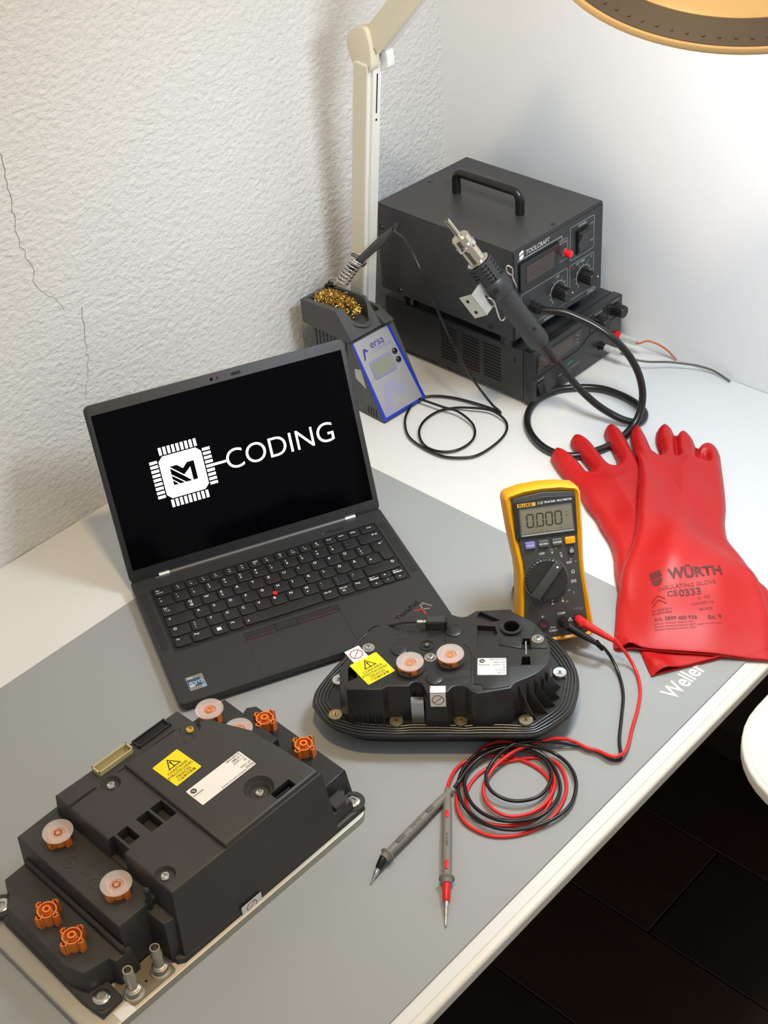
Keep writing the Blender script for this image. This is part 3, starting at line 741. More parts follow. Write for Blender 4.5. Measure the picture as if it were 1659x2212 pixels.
    # mounting ears with bolt sleeves
    for x, y, z in ((.2885, -.0285, .0150), (-.0045, -.0165, .0150), (.2915, -.1755, .0150)):
        m = MB(); m.lathe([(0, 0), (.0125, 0), (.0125, .0014), (0, .0014)], None, 24); e = m.out('mounting_ear', M_BLACK, t, T(x, y, z-.0012))
        m = MB(); m.lathe([(.0036, -.004), (.0036, .0030), (.0062, .0030), (.0078, .0020), (.0078, .0002), (.0036, .0002)], None, 28); m.out('bolt_sleeve', M_CHROME, e)
        m = MB(); m.disc(0, 0, .0012, .0035, .0004, 18); m.out('bolt_hole', M_STEEL, e)
    # coolant pipes
    m = MB(); m.prism(rrect(.226, .2745, -.0335, -.004, .004, 3), .0085, .0094); m.out('pipe_pad', mat('worn_aluminium', srgb(150, 142, 124), .5, .8, vary=(40, .3)), plate)
    for x, y in ((.2655, -.0145), (.2360, -.0145)):
        m = MB(); m.lathe([(0, .0094), (.0098, .0094), (.0092, .0104), (.0058, .0108), (.0058, .0150), (.0072, .0155), (.0072, .0168), (.0064, .0172), (.0064, .0182), (.0048, .0190), (.0048, .0300), (.0054, .0315), (.0054, .0335), (.0045, .0400), (.0045, .0425), (.0034, .0425), (.0034, .0300), (0, .0300)], T(x, y, 0), 26)
        m.out('coolant_pipe', M_ALU, t)
    m = MB(); m.disc(.2515, -.0155, .0094, .0012, .0003, 12); m.out('plug_dot', M_DARKHOLE, plate)
    m = MB(); m.prism(rrect(.2740, .2900, -.0130, .0000, .0006, 2), .0085, .0088); m.out('blank_sticker', M_WHITELABEL, plate)
    # orange terminals
    for x, y in ((.2775, -.1110), (.2790, -.0720)): orange_socket(t, x, y, .0395, .16, .0125)
    for x, y in ((.2290, -.1520), (.2295, -.0655)): orange_socket(t, x, y, .0675, .16, .0095, True, .0098)
    for x, y in ((-.0020, -.1320), (-.0030, -.0770)): orange_socket(t, x, y, .0435, .16, .0115)
    for x, y in ((.0320, -.1745), (.0310, -.1320)): orange_socket(t, x, y, .0540, .16, .0105, True, .0098)
    # plug headers
    for x0, x1, yc, q, name in ((.1290, .1695, -.1695, M_BEIGE, 'beige_header'), (.0845, .1235, -.1690, M_BLACKSHINY, 'black_header')):
        m = MB(); g = T(0, 0, .0915)
        y0, y1 = yc-.0058, yc+.0058
        hgt = .0062 if q is M_BEIGE else .0032
        m.box(x0, x1, y0, y0+.0012, 0, hgt); m.box(x0, x1, y1-.0012, y1, 0, hgt); m.box(x0, x0+.0014, y0, y1, 0, hgt); m.box(x1-.0014, x1, y0, y1, 0, hgt)
        m.box(x0+.004, x1-.010, y1-.0019, y1-.0012, 0, hgt*.8)
        h = m.out(name, q, t, g)
        m = MB(); m.box(x0+.0012, x1-.0012, y0+.001, y1-.001, .0010, .0014); m.out('header_floor', mat('header_floor_beige', srgb(150, 138, 98), .6) if q is M_BEIGE else M_DARKHOLE, h)
    R = RZ(PI)
    pyro_label(t, T(.1175, -.1140, .0971) @ RZ(PI+.03), .0305, .0345)
    g = T(.0990, -.0730, .0971) @ R
    m = MB(); m.prism(rrect(-.0322, .0322, -.0120, .0120, .0010, 3), 0, .00015); l = m.out('type_label', M_WHITELABEL, t, g)
    roundel(l, T(-.0270, .0070, .0002), .0030)
    txt(l, 'Panasonic', .0029, M_BLACKPRINT, T(-.0312, .0020, .0002), bold=.02)
    for k, s_ in enumerate(('8843283-05', 'BMU4 H', '230911 D', 'SK', '04.01.24', '00294')):
        txt(l, s_, .0034, mat('grey_print', (0, 0, 0, 1)), T(.0312, .0098-.0034*k-(0.0012 if k > 3 else 0), .0002), 'RIGHT', bold=.012)
    txt(l, 'SHRE90SC0Y6998-8.89400005CYYD268.5K', .0024, mat('grey_print', (0, 0, 0, 1)), T(-.0080, -.0102, .0002), bold=.006)
    # moulded marks
    emb = mat('moulded_mark', srgb(46, 44, 42), .6)
    txt(t, 'CP1', .0125, emb, T(.2290, -.1030, .0681) @ RZ(PI), 'CENTER', bold=-.01)
    for x, y, s_ in ((.2385, -.1240, '+'), (.2380, -.0880, '\u2212')):
        m = MB(); m.ring(.0056, .0060, .0680, .0682, T(x, y, 0)); m.out('polarity_ring', emb, t)
        txt(t, s_, .012, emb, T(x, y, .0681) @ RZ(PI), 'CENTER')
    m = MB(); tri = [(.094, -.131), (.080, -.131), (.087, -.143)]; m.loft([[(p[0], p[1], .0971) for p in tri], [(p[0], p[1], .0971) for p in offset_poly(tri, -.0010)]], caps=(False, False)); m.out('moulded_triangle', emb, t)
    no_fire_label(t, frame((.1385, -.0031, .0115), (-1, 0, 0), (0, 0, 1)), .0235, .0150)
    return t
build_module()

# ------------------------------------------------------------------ oval battery module
def build_oval():
    LOW = .0170                                   # the sealing flange sits above a hidden lower body
    G = T(0.8027, 0.5778, .0021+LOW) @ RZ(2.2569) @ Matrix.Scale(.9815, 4)
    t = thing('junction_module', 'oval black battery junction module with ribbed sealing flange in the centre', 'battery module', G)
    mm = lambda l: [(a/1000, b/1000) for a, b in l]
    fl = mm([(-85.7, 47), (-84, 67), (-72, 93), (-58, 118), (-45, 147), (-31, 163), (-20, 169), (0, 172), (20, 173), (60, 174), (100, 174), (132, 168), (160, 153), (174, 137), (185, 116), (191, 97), (193, 80), (192, 64), (187, 42), (180.6, 28.6), (168, 15.7), (154, 5), (140, 0), (100, 0), (60, 0), (20, 0), (0, 0), (-29, 1.4), (-49, 7), (-66, 17), (-77, 30), (-83, 40)])
    fs = [(p.x, p.y) for p in spline([(a, b, 0) for a, b in fl], 3, True)]
    b = MB()
    b.loft([[(p[0], p[1], 0) for p in offset_poly(fs, -.008)], [(p[0], p[1], .003) for p in offset_poly(fs, -.004)], [(p[0], p[1], .0065) for p in offset_poly(fs, -.0025)], [(p[0], p[1], .0095) for p in fs], [(p[0], p[1], .0112) for p in offset_poly(fs, -.0004)], [(p[0], p[1], .012) for p in offset_poly(fs, -.0014)]])
    b.out('flange', M_BLACKSHINY, t)
    b = MB(); b.prism(offset_poly(fs, -.020), -LOW/.9815, .0005); b.out('lower_body', M_BLACK, t)
    bolts = mm([(-59, 27), (4.3, 18.1), (70.2, 18.7), (136.3, 18.9), (173, 87), (-60, 78)])
    for k, off in enumerate((.0042, .0078, .0114, .0150)):
        ring = offset_poly(fs, -off); P = []
        for x, y in ring:
            v = Vector((x, y)); push = Vector((0, 0))
            for bx, by in bolts:
                d = v-Vector((bx, by)); dist = d.length
                if dist < .017: push += d.normalized()*(.0035*(1-dist/.017))
            P.append((x+push.x, y+push.y, .0125))
        m = MB(); m.tube(P, .0012, 8, closed=True); m.out('sealing_lip', mat('glossy_rubber_lip', srgb(50, 52, 54), .22, spec=.9), t, angle=60)
    body = mm([(-52, 40), (-50.5, 30.4), (-43.4, 21), (-8, 20.7), (-3, 25.2), (19.6, 25.2), (21.7, 29.9), (26, 31.8), (31.8, 29.8), (34.9, 23), (37.5, 15.5), (57, 15.5), (59, 17.5), (63, 23.8), (67.5, 25.6), (72.3, 25.8), (78, 22.4), (82, 17.1), (87.6, 14.4), (97, 15.7), (121.5, 21.5), (124.4, 26.8), (128.2, 30.7), (140.7, 37.4), (150.3, 44.1), (159.2, 54.9), (162.5, 68.8), (162.1, 84.3), (156.8, 103), (150.2, 114.7), (142.5, 123.7), (132.7, 129.8), (125, 136), (122.8, 140.4), (85.6, 138), (80.6, 133.5), (75.6, 129.5), (70.6, 128.6), (65.6, 130), (61.5, 132.3), (54.4, 134.6), (53.5, 121), (32.2, 120.4), (-14, 118), (-24.7, 112), (-39.7, 84.7), (-49.5, 59.3), (-53.5, 50)])
    Z = .0580
    b = MB(); b.topbev(body, .0115, Z, .0012, draft=.003); bo = b.out('housing', M_BLACKSHINY, t)
    c = MB(); c.disc(.1232, .1099, Z-.030, .0082, .05, 28); c.box(.1140, .1165, .1075, .1100, Z-.01, Z+.02)
    c.prism(mm([(87.3, 114.8), (106.0, 113.1), (108.6, 102.1), (96.8, 81), (87.5, 81.5)]), Z-.006, Z+.01)
    c.prism(mm([(86.6, 128), (90, 136.5), (112, 122.5), (99.7, 119.1)]), Z-.005, Z+.01)
    c.prism(mm([(133.6, 67.2), (141.6, 67.2), (142, 55), (132.4, 55)]), Z-.012, Z+.01)
    c.prism(mm([(134.5, 94), (142.2, 94), (143.0, 77), (133, 77)]), Z-.008, Z+.01)
    c.prism(mm([(-44.5, 52.0), (-38, 57), (-34, 38), (-43, 32)]), Z-.012, Z+.01)
    boolcut(bo, c)
    add = lambda pts, z0, z1, bev, name, q=M_BLACKSHINY, **k: MB().topbev(pts, z0, z1, bev, **k).out(name, q, t)
    add(mm([(110.5, 96.5), (110, 84), (133, 78.5), (133, 95), (121, 97)]), Z-.001, Z+.0012, .0008, 'raised_web')
    add(mm([(142.8, 78.8), (159.5, 79), (160.2, 88), (155, 101.5), (149, 112.5), (143, 96)]), Z-.001, Z+.0012, .0008, 'raised_web')
    m = MB(); m.ring(.0083, .0118, Z-.012, Z+.0030, T(.1232, .1099, 0), 36); m.out('guide_ring', M_BLACKSHINY, t)
    m = MB(); m.box(.1370, .1384, .0690, .0890, Z-.008, Z+.0014, bev=.0003); m.out('guide_fin', M_STEEL, t)
    for x, y in ((.0067, .0785), (.0450, .0358), (.0630, .1063)):
        m = MB(); m.lathe([(0, Z), (.0092, Z), (.0088, Z+.0012), (.0080, Z+.0017), (0, Z+.0015)], T(x, y, 0), 28); m.out('moulded_disc', M_BLACKSHINY, t)
    m = MB(); m.ring(.0068, .0080, Z, Z+.0008, T(.0354, .0846, 0)); m.disc(.0354, .0846, Z, .0035, .0012, 20); m.out('rivet_boss', M_BLACKSHINY, t)
    m = MB(); m.disc(.0354, .0846, Z+.0012, .0016, .0006, 16); m.out('rivet', M_STEEL, t)
    add([(x, y) for x, y in mm([(84.3, 68), (119.6, 69), (119.8, 24), (105, 20.5), (93.4, 20), (93, 26), (85, 27)])], Z-.001, Z+.0010, .0006, 'label_plate')
    for x, y in ((-.0254, .0814), (.0396, .0661), (.1501, .0915)):
        torx_screw(t, x, y, Z+(.0012 if x > .1 else 0), .0042, M_CHROME, washer=.0064)
    orange_socket(t, .0199, .0492, Z-.003, .4, .0115, True, .0115)
    orange_socket(t, .0606, .0607, Z-.003, .4, .0115, True, .0115)
    for x, y in ((.0199, .0492), (.0606, .0607)):
        m = MB(); m.ring(.0100, .0142, Z-.001, Z+.0035, T(x, y, 0), 30); m.out('terminal_collar', M_BLACK, t)
    pyro_label(t, T(-.0195, .0513, Z+.0001) @ RZ(.66), .0330, .0355)
    no_fire_label(t, T(-.0375, .0720, Z+.0001) @ RZ(.62), .0175, .0200)
    g = T(.1027, .0517, Z+.0011)
    m = MB(); m.prism(rrect(-.0146, .0146, -.0122, .0122, .0010, 3), 0, .00015); l = m.out('type_label', M_WHITELABEL, t, g)
    roundel(l, T(-.0100, .0080, .0002), .0029)
    txt(l, 'Panasonic', .0030, M_BLACKPRINT, T(-.0135, .0024, .0002), bold=.02)
    for k, s_ in enumerate(('9871974-03', 'SBX-HO', '230911 D', 'S4', '12.12.23', '00171')):
        txt(l, s_, .0033, mat('grey_print', (0, 0, 0, 1)), T(.0138, .0098-.0038*k, .0002), 'RIGHT', bold=.012)
    # label hanging over the front edge
    m = MB(); m.prism(rrect(-.0078, .0078, 0, .0095, .0004, 2), 0, .0002); lf = m.out('label_flap', M_WHITELABEL, t, frame((.0486, .0156, Z+.0001), (1, 0, 0), (0, 1, 0)))
    no_fire_label(t, frame((.0486, .0146, Z-.0090), (1, 0, 0), (0, .06, 1)), .0156, .0175)
    # steel spring clip
    m = MB(); prof = [(0, .012), (.0018, .040), (.004, .0425), (.0085, .0425), (.0085, .0417), (.0045, .0417), (.0027, .0395), (.001, .012)]
    m.loft([[(x, .0170+p[0], p[1]) for p in prof] for x in (.0206, .0334)]); m.out('spring_clip', M_STEEL, t)
    # flange bolts
    for k, (x, y) in enumerate(bolts):
        m = MB(); m.lathe([(.0022, .0115), (.0022, .0165), (.0070, .0165), (.0074, .0160), (.0074, .0115)], T(x, y, 0), 28)
        bo_ = m.out('flange_insert', M_CHROME if k > 3 else mat('nickel_insert', srgb(176, 164, 140), .34, .9), t)
        m = MB(); m.box(x-.0022, x-.0004, y-.0024, y+.0024, .0160, .0172); m.box(x+.0006, x+.0020, y-.0026, y+.0020, .0160, .0172); m.out('insert_slot', M_BRASS if k < 4 else M_STEEL, bo_)
    # cooling ribs
    for x in (-.0408, -.0330, -.0242, -.0164, -.0078):
        m = MB(); m.loft([[(x-.0006, .0130, .0118), (x-.0006, .0240, .0118), (x-.0006, .0230, .046)], [(x+.0006, .0130, .0118), (x+.0006, .0240, .0118), (x+.0006, .0230, .046)]]); m.out('rib', M_BLACKSHINY, t)
    for (tx, ty), (bx, by) in (((159, 51.5), (173, 70)), ((155, 45), (172, 54)), ((148, 39), (167, 42)), ((140, 34), (159, 31)), ((131, 30), (147, 22.5))):
        d = Vector((by-ty, -(bx-tx))).normalized()*.0007
        tv, bv = Vector((tx/1000, ty/1000)), Vector((bx/1000, by/1000)); iv = tv+(tv-bv)*.15
        m = MB(); tri = [(iv, .0118), (bv, .0118), (tv.lerp(bv, .45), .030), (tv, .0500)]
        m.loft([[(p.x+s*d.x, p.y+s*d.y, z) for p, z in tri] for s in (-1, 1)]); m.out('rib', M_BLACKSHINY, t)
    # cable pin with its black carrier
    m = MB(); m.box(.0335, .0545, .1090, .1200, Z-.002, .0680, bev=.0010); m.out('pin_carrier', M_BLACK, t)
    m = MB(); m.box(.0545, .0558, .1065, .1220, Z-.002, .0705, bev=.0003); m.box(.0335, .0345, .1075, .1212, Z-.002, .0695, bev=.0003); m.out('carrier_cheek', M_BLACKSHINY, t)
    m = MB(); m.lathe([(0, 0), (.0026, 0), (.0026, .0062), (.0018, .0066), (.0018, .0074), (.0026, .0078), (.0026, .0095), (0, .0095)], along((.0242, .1142, .0640), (.0340, .1142, .0640)), 18); m.out('steel_pin', M_CHROME, t)
    m = MB(); m.tube(spline([(.0245, .1142, .0640), (.010, .1150, .0625), (-.005, .1160, .058), (-.018, .128, .046), (-.028, .142, .030), (-.034, .150, .0150)], 5), .0011, 7); m.out('pin_cord', M_BLACKCABLE, t)
    # fine seams
    for pl_ in ([(53.6, 120), (53.6, 92), (55, 86)], [(81.8, 31), (82, 70), (79, 80), (73, 87)]):
        m = MB(); m.tube([(a/1000, b/1000, Z) for a, b in pl_], .0004, 5); m.out('seam', M_DARKHOLE, t)
    emb = mat('moulded_mark', srgb(46, 44, 42), .6)
    tri = mm([(0.4, 94.3), (18.3, 94.1), (8.9, 114)]); m = MB(); m.loft([[(p[0], p[1], Z+.0002) for p in tri], [(p[0], p[1], Z+.0002) for p in offset_poly(tri, -.0009)]], caps=(False, False)); m.out('moulded_triangle', emb, t)
    m = MB(); m.ring(.0040, .0044, Z, Z+.0002, T(.0015, .0330, 0)); m.box(-.0015, .0045, .0326, .0334, Z, Z+.0002); m.box(.0011, .0019, .0300, .0360, Z, Z+.0002); m.out('polarity_mark', emb, t)
build_oval()

# ------------------------------------------------------------------ multimeter
def build_meter():
    G = frame((.5796, .6122, .0222), (-.766, .6429, 0), (-.2729, -.3251, .9055))
    t = thing('multimeter', 'yellow and grey handheld multimeter propped up, display reading zero', 'multimeter', G)
    mm = lambda l: [(a/1000, b/1000) for a, b in l]
    outer = mm([(-36.5, -3.5), (0, -4.5), (38.5, -3.5), (42, -1), (43, 6), (41, 35), (38.3, 66), (38.2, 84), (40, 115), (41, 155), (39.5, 160), (36, 163), (20, 166.5), (0, 167.6), (-20, 166.5), (-36, 163), (-39.5, 160), (-40.8, 155), (-38, 118), (-34, 86), (-33.5, 72), (-36, 45), (-40.5, 6), (-40, -1)])
    inner = mm([(-32, 2), (0, 1), (36, 2), (36.6, 8), (35, 40), (33, 74), (33.6, 110), (35, 153), (33.5, 157.6), (0, 161), (-31.5, 157.6), (-33, 153), (-30, 118), (-26.5, 86), (-26.5, 66), (-29, 42), (-33, 8)])
    b = MB()
    b.loft([[(p[0], p[1], z) for p in offset_poly(outer, d)] for z, d in ((-.038, -.006), (-.036, -.003), (-.030, 0), (-.006, 0), (-.0015, -.0008), (.0005, -.0028))], caps=(True, False))
    b.loft([[(p[0], p[1], .0005) for p in offset_poly(outer, -.0028)], [(p[0], p[1], .0003) for p in offset_poly(inner, .0008)], [(p[0], p[1], -.0035) for p in inner]] if len(outer) == len(inner) else [[(p[0], p[1], .0005) for p in offset_poly(outer, -.0028)], [(p[0], p[1], -.004) for p in offset_poly(outer, -.0075)]], caps=(False, False))
    b.out('holster', M_YELLOW, t)
    b = MB(); b.topbev(inner, -.012, -.0008, .0012); b.out('face', M_METERGREY, t)
    # bezel and display
    bz = mm([(-32.4, 113.8), (33.4, 113.0), (34.4, 151), (33, 153.5), (0, 156.4), (-31.5, 153.5), (-32.4, 151)])
    b = MB(); b.topbev(bz, -.0012, .0012, .0008); bez = b.out('display_bezel', M_METERDARK, t)
    m = MB(); m.prism(mm([(-27.4, 115.5), (30.8, 115.0), (30.0, 146.2), (-27.0, 145.8)]), .0010, .0016, bev=.0004); m.out('display_surround', mat('smoke_grey_surround', srgb(96, 96, 94), .3), bez)
    m = MB(); m.box(-.0255, .0290, .1185, .1440, .0014, .0018); lcd = m.out('display', M_LCD, t)
    m = MB(); m.box(-.0262, .0300, .1158, .1176, .0016, .0020, bev=.0004); m.out('display_lip', mat('pale_lip', srgb(168, 168, 162), .3), bez)
    # seven-segment zeros
    def digit(cx, cy, w, h, segs):
        q = MB(); th = .0016; s = .0004
        hor = lambda y: q.box(cx-w/2+s, cx+w/2-s, y-th/2, y+th/2, .0018, .00186)
        ver = lambda x, y0, y1: q.box(x-th/2, x+th/2, y0+s, y1-s, .0018, .00186)
        if 'a' in segs: hor(cy+h/2)
        if 'd' in segs: hor(cy-h/2)
        if 'g' in segs: hor(cy)
        if 'f' in segs: ver(cx-w/2, cy, cy+h/2)
        if 'b' in segs: ver(cx+w/2, cy, cy+h/2)
        if 'e' in segs: ver(cx-w/2, cy-h/2, cy)
        if 'c' in segs: ver(cx+w/2, cy-h/2, cy)
        q.out('digit', M_LCDDIGIT, lcd)
    for k in range(4): digit(-.0155+k*.0098+(.0004 if k else -.0004), .1320, .0066, .0136, 'abcdef')
    m = MB(); m.box(-.0108, -.0096, .1236, .1254, .0018, .00186); m.out('decimal_point', M_LCDDIGIT, lcd)
    txt(lcd, 'V', .0030, M_LCDDIGIT, T(.0228, .1370, .00186)); txt(lcd, 'DC', .0022, M_LCDDIGIT, T(.0222, .1335, .00186))
    txt(lcd, 'Auto', .0020, M_LCDDIGIT, T(-.0065, .1208, .00186)); txt(lcd, 'V', .0020, M_LCDDIGIT, T(.0158, .1214, .00186))
    for x in (-.0135, .0015, .0165):
        m = MB(); m.box(x, x+.0004, .1190, .1206, .0018, .00186); m.out('bar_tick', M_LCDDIGIT, lcd)
    m = MB(); m.box(-.0280, -.0085, .1475, .1515, .0013, .0015); br = m.out('brand_plate', mat('meter_brand_yellow', srgb(226, 172, 62), .4), bez)
    txt(br, 'FLUKE', .0042, M_BLACKPRINT, T(-.0268, .1494, .0016), bold=.02, wide=1.25)
    txt(bez, '115', .0042, M_WHITEPRINT, T(-.0072, .1497, .0016), bold=.012, shear=.2)
    txt(bez, 'TRUE RMS  MULTIMETER', .0030, M_WHITEPRINT, T(.0000, .1500, .0016), bold=.012, shear=.2, wide=.92)
    # push buttons
    for x, s_, q in ((-.0182, 'HOLD', mat('lilac_button', srgb(128, 124, 190), .4)), (-.0037, 'MIN MAX', M_METERGREY2), (.0108, 'RANGE', M_METERGREY2), (.0248, '', M_YELLOW)):
        m = MB(); m.topbev(rrect(x-.0054, x+.0054, .1018, .1092, .0012, 3), -.001, .0018, .0008)
        bt = m.out('push_button', q, t)
        if s_: txt(bt, s_, .0028 if len(s_) < 6 else .0023, M_WHITEPRINT, T(x, .1054, .00185), 'CENTER', bold=.015)
    m = MB(); m.lathe([(0, -.001), (.0038, -.001), (.0038, .0010), (.0030, .0018), (0, .0018)], T(.0254, .0941, 0), 24); lb = m.out('light_button', M_METERDARK, t)
    m = MB(); m.ring(.0009, .0014, .0018, .0020, T(.0254, .0941, 0), 12)
    for k in range(8): m.box(.0017, .0026, -.0002, .0002, .0018, .0020, M=T(.0254, .0941, 0) @ RZ(k*PI/4))
    m.out('light_symbol', M_WHITEPRINT, lb)
    # rotary dial
    m = MB(); prof = []
    n = 72; ring0 = []; ring1 = []; ring2 = []
    for k in range(n):
        a = 2*PI*k/n; r = .0228+.0004*(1 if k % 2 else -1)
        ring0.append((r*math.cos(a), r*math.sin(a), -.001)); ring1.append((r*math.cos(a), r*math.sin(a), .0030)); ring2.append((r*.94*math.cos(a), r*.94*math.sin(a), .0042))
    m.loft([ring0, ring1, ring2], T(-.0042, .0662, 0)); dial = m.out('dial', M_METERDARK, t, angle=25)
    A = math.radians(50)
    m = MB(); m.topbev([(-.0225, -.0052), (.0215, -.0048), (.0225, 0), (.0215, .0048), (-.0225, .0052)], .004, .0085, .0012, T(-.0042, .0662, 0) @ RZ(A)); grip = m.out('dial_grip', M_METERGREY, dial)
    m = MB(); m.disc(.0180, 0, .0085, .0012, .0002, 14, M=T(-.0042, .0662, 0) @ RZ(A)); m.out('dial_dot', M_WHITEPRINT, grip)
    m = MB(); m.ring(.0232, .0238, -.0009, -.0005, T(-.0042, .0662, 0), 48); m.out('dial_ring', M_STEEL, t)
    yl = mat('yellow_print', srgb(206, 178, 84), .5)
    for s_, x, y, sz, q in (('OFF', -.0062, .0944, .0034, M_WHITEPRINT), ('~', .0046, .0976, .0046, M_WHITEPRINT), ('V', .0048, .0940, .0042, M_WHITEPRINT), ('Hz', .0092, .0984, .0026, yl), ('=', .0138, .0924, .0036, M_WHITEPRINT), ('V', .0144, .0890, .0042, M_WHITEPRINT), ('~', .0242, .0846, .0038, M_WHITEPRINT), ('mV', .0220, .0812, .0042, M_WHITEPRINT), ('=', .0292, .0812, .0034, yl), ('\u03a9', .0252, .0704, .0048, M_WHITEPRINT), (')))))', .0250, .0604, .0038, M_WHITEPRINT), ('\u2192', .0192, .0502, .0040, M_WHITEPRINT), ('||', .0242, .0478, .0032, yl), ('~', .0114, .0434, .0036, M_WHITEPRINT), ('A', .0116, .0398, .0042, M_WHITEPRINT), ('Hz', .0160, .0386, .0026, yl), ('=', .0004, .0416, .0036, M_WHITEPRINT), ('A', .0004, .0380, .0042, M_WHITEPRINT), ('A', -.0118, .0252, .0034, M_WHITEPRINT), ('COM', .0086, .0262, .0036, M_WHITEPRINT), ('V \u03a9 )))', .0272, .0292, .0036, mat('dim_print', srgb(140, 140, 138), .5)), ('10 A', -.0020, .0118, .0028, M_WHITEPRINT), ('FUSED', -.0016, .0082, .0030, M_WHITEPRINT), ('!', .0176, .0186, .0034, M_WHITEPRINT)):
        txt(t, s_, sz, q, T(x, y, -.0006), 'CENTER', bold=.012)
    m = MB(); tri = [(.0150, .0166), (.0202, .0166), (.0176, .0208)]; m.loft([[(p[0], p[1], -.0006) for p in tri], [(p[0], p[1], -.0006) for p in offset_poly(tri, -.0005)]], caps=(False, False)); m.out('warning_mark', M_WHITEPRINT, t)
    # jacks
    for x, y, q in ((-.0117, .0169, M_REDPRINT), (.0090, .0171, M_METERDARK), (.0267, .0177, M_REDPRINT)):
        m = MB(); m.ring(.0030, .0058, -.003, .0004, T(x, y, 0), 28); j = m.out('jack', M_METERDARK, t)
        m = MB(); m.ring(.0018, .0032, -.004, .0000, T(x, y, 0), 22); m.out('jack_collar', q, j)
        m = MB(); m.disc(x, y, -.006, .0030, .002, 18); m.out('jack_hole', M_DARKHOLE, j)
    # tilt stand behind
    Gi = G.inverted()
    P = [Gi @ Vector(q) for q in ((.548, .575, .094), (.508, .530, .0025))]
    d = (P[1]-P[0]); 
    m = MB(); m.box(-.026, .026, -.0012, .0012, 0, d.length, bev=.0008); 
    zx = d.normalized(); Mx = frame(P[0], (1, 0, 0), zx.cross(Vector((1, 0, 0)))); 
    m.out('tilt_stand', M_METERDARK, t, Mx)
    return G
M_METERGREY2 = mat('meter_button_grey', srgb(88, 90, 90), .45)
METER = build_meter()

# ------------------------------------------------------------------ test leads with their probes
def build_lead(path, jack, label, cable, tipcol, p0, guard, tip, prints):
    t = thing('test_lead', label, 'test lead', None, 'multimeter test leads')
    j = METER @ Vector((jack[0], jack[1], .0))
    n = (METER.to_3x3() @ Vector((0, 0, 1))).normalized()
    top = j+n*.015; end = Vector(path[0])
    m = MB(); m.lathe([(0, .0002), (.0048, .0002), (.0052, .008), (.0052, .014), (.0036, .0175), (0, .0190)], along(j, j+n), 22); m.out('plug', cable, t)
    m = MB(); a = j+n*.0115; m.tube([a, a.lerp(end, .3), a.lerp(end, .7), end], lambda u: .0054-.0030*u, 14); pb = m.out('plug_boot', cable, t)
    m = MB()
    d = (Vector(path[2])-end).normalized()
    for k in range(5): q = end-d*.004+d*(k*.0026); m.lathe([(.0016, 0), (.0032-.0002*k, .0002), (.0032-.0002*k, .0015), (.0016, .0017)], along(q, q+d), 14)
    m.out('strain_relief', cable, pb)
    sp = spline([Vector(q) for q in path], 6)
    m = MB(); m.tube(sp, .00185, 9); m.out('cord', cable, t, angle=60)
    a, g, e = Vector(p0), Vector(guard), Vector(tip)
    L1 = (g-a).length; d = (g-a).normalized()
    m = MB(); m.lathe([(0, 0), (.0026, 0), (.0034, .006), (.0042, .020), (.0047, L1*.5), (.0046, L1*.8), (.0042, L1), (0, L1)], along(a, g), 22); h = m.out('probe_handle', M_GREYPROBE, t)
    m = MB(); m.lathe([(0, 0), (.0044, 0), (.0072, .0016), (.0074, .0028), (.0060, .0040), (.0052, .0052), (.0046, .0085), (0, .0085)], along(g, g+d), 26); m.out('finger_guard', M_GREYPROBE, t)
    s0 = g+d*.0085; de = (e-s0).normalized(); L = (e-s0).length
    m = MB(); m.lathe([(0, 0), (.0042, 0), (.0034, L*.36), (.0026, L*.40), (0, L*.40)], along(s0, e), 22); m.out('tip_sleeve', tipcol, t)
    m = MB(); m.lathe([(0, L*.39), (.0020, L*.39), (.0023, L*.50), (.0022, L*.60), (.0012, L*.70), (.0010, L*.93), (0, L)], along(s0, e), 16); m.out('probe_tip', M_CHROME, t)
    # marks lying on the top of the handle
    side = Vector((0, 0, 1)).cross(d).normalized(); upv = d.cross(side).normalized()*1
    if upv.z < 0: upv = -upv
    F = frame(a, d, upv.cross(d))
    for kind, u, w, hgt, q in prints:
        if kind == 'pad':
            m = MB(); m.topbev(rrect(u*L1-w/2, u*L1+w/2, -hgt/2, hgt/2, hgt*.45, 4), .0035, .0051, .0003); m.out('grip_pad', q, h, F)
        else:
            txt(h, kind, hgt, q, F @ T(u*L1, 0, .00485), 'CENTER', bold=.005, wide=w)
dk = mat('probe_dark_mark', srgb(92, 90, 88), .5)
build_lead(LEADBLK, (.0090, .0171), 'black test lead ending in a grey probe with black tip sleeve', M_BLACKCABLE, M_KNOB, (.8030, .6560, .0085), (.8990, .6617, .0100), (.9330, .6688, .0035), (('pad', .36, .010, .0040, dk), ('pad', .82, .012, .0040, dk), ('FLUKE', .58, 1.25, .0042, dk)))
build_lead(LEADRED, (.0267, .0177), 'red test lead ending in a grey probe with red tip sleeve', M_REDCABLE, M_RED, (.8046, .6521, .0085), (.8850, .7205, .0100), (.9242, .7528, .0035), (('pad', .33, .009, .0034, M_RED), ('pad', .90, .010, .0034, M_RED), ('CAT III 1000V', .62, .9, .0030, dk)))

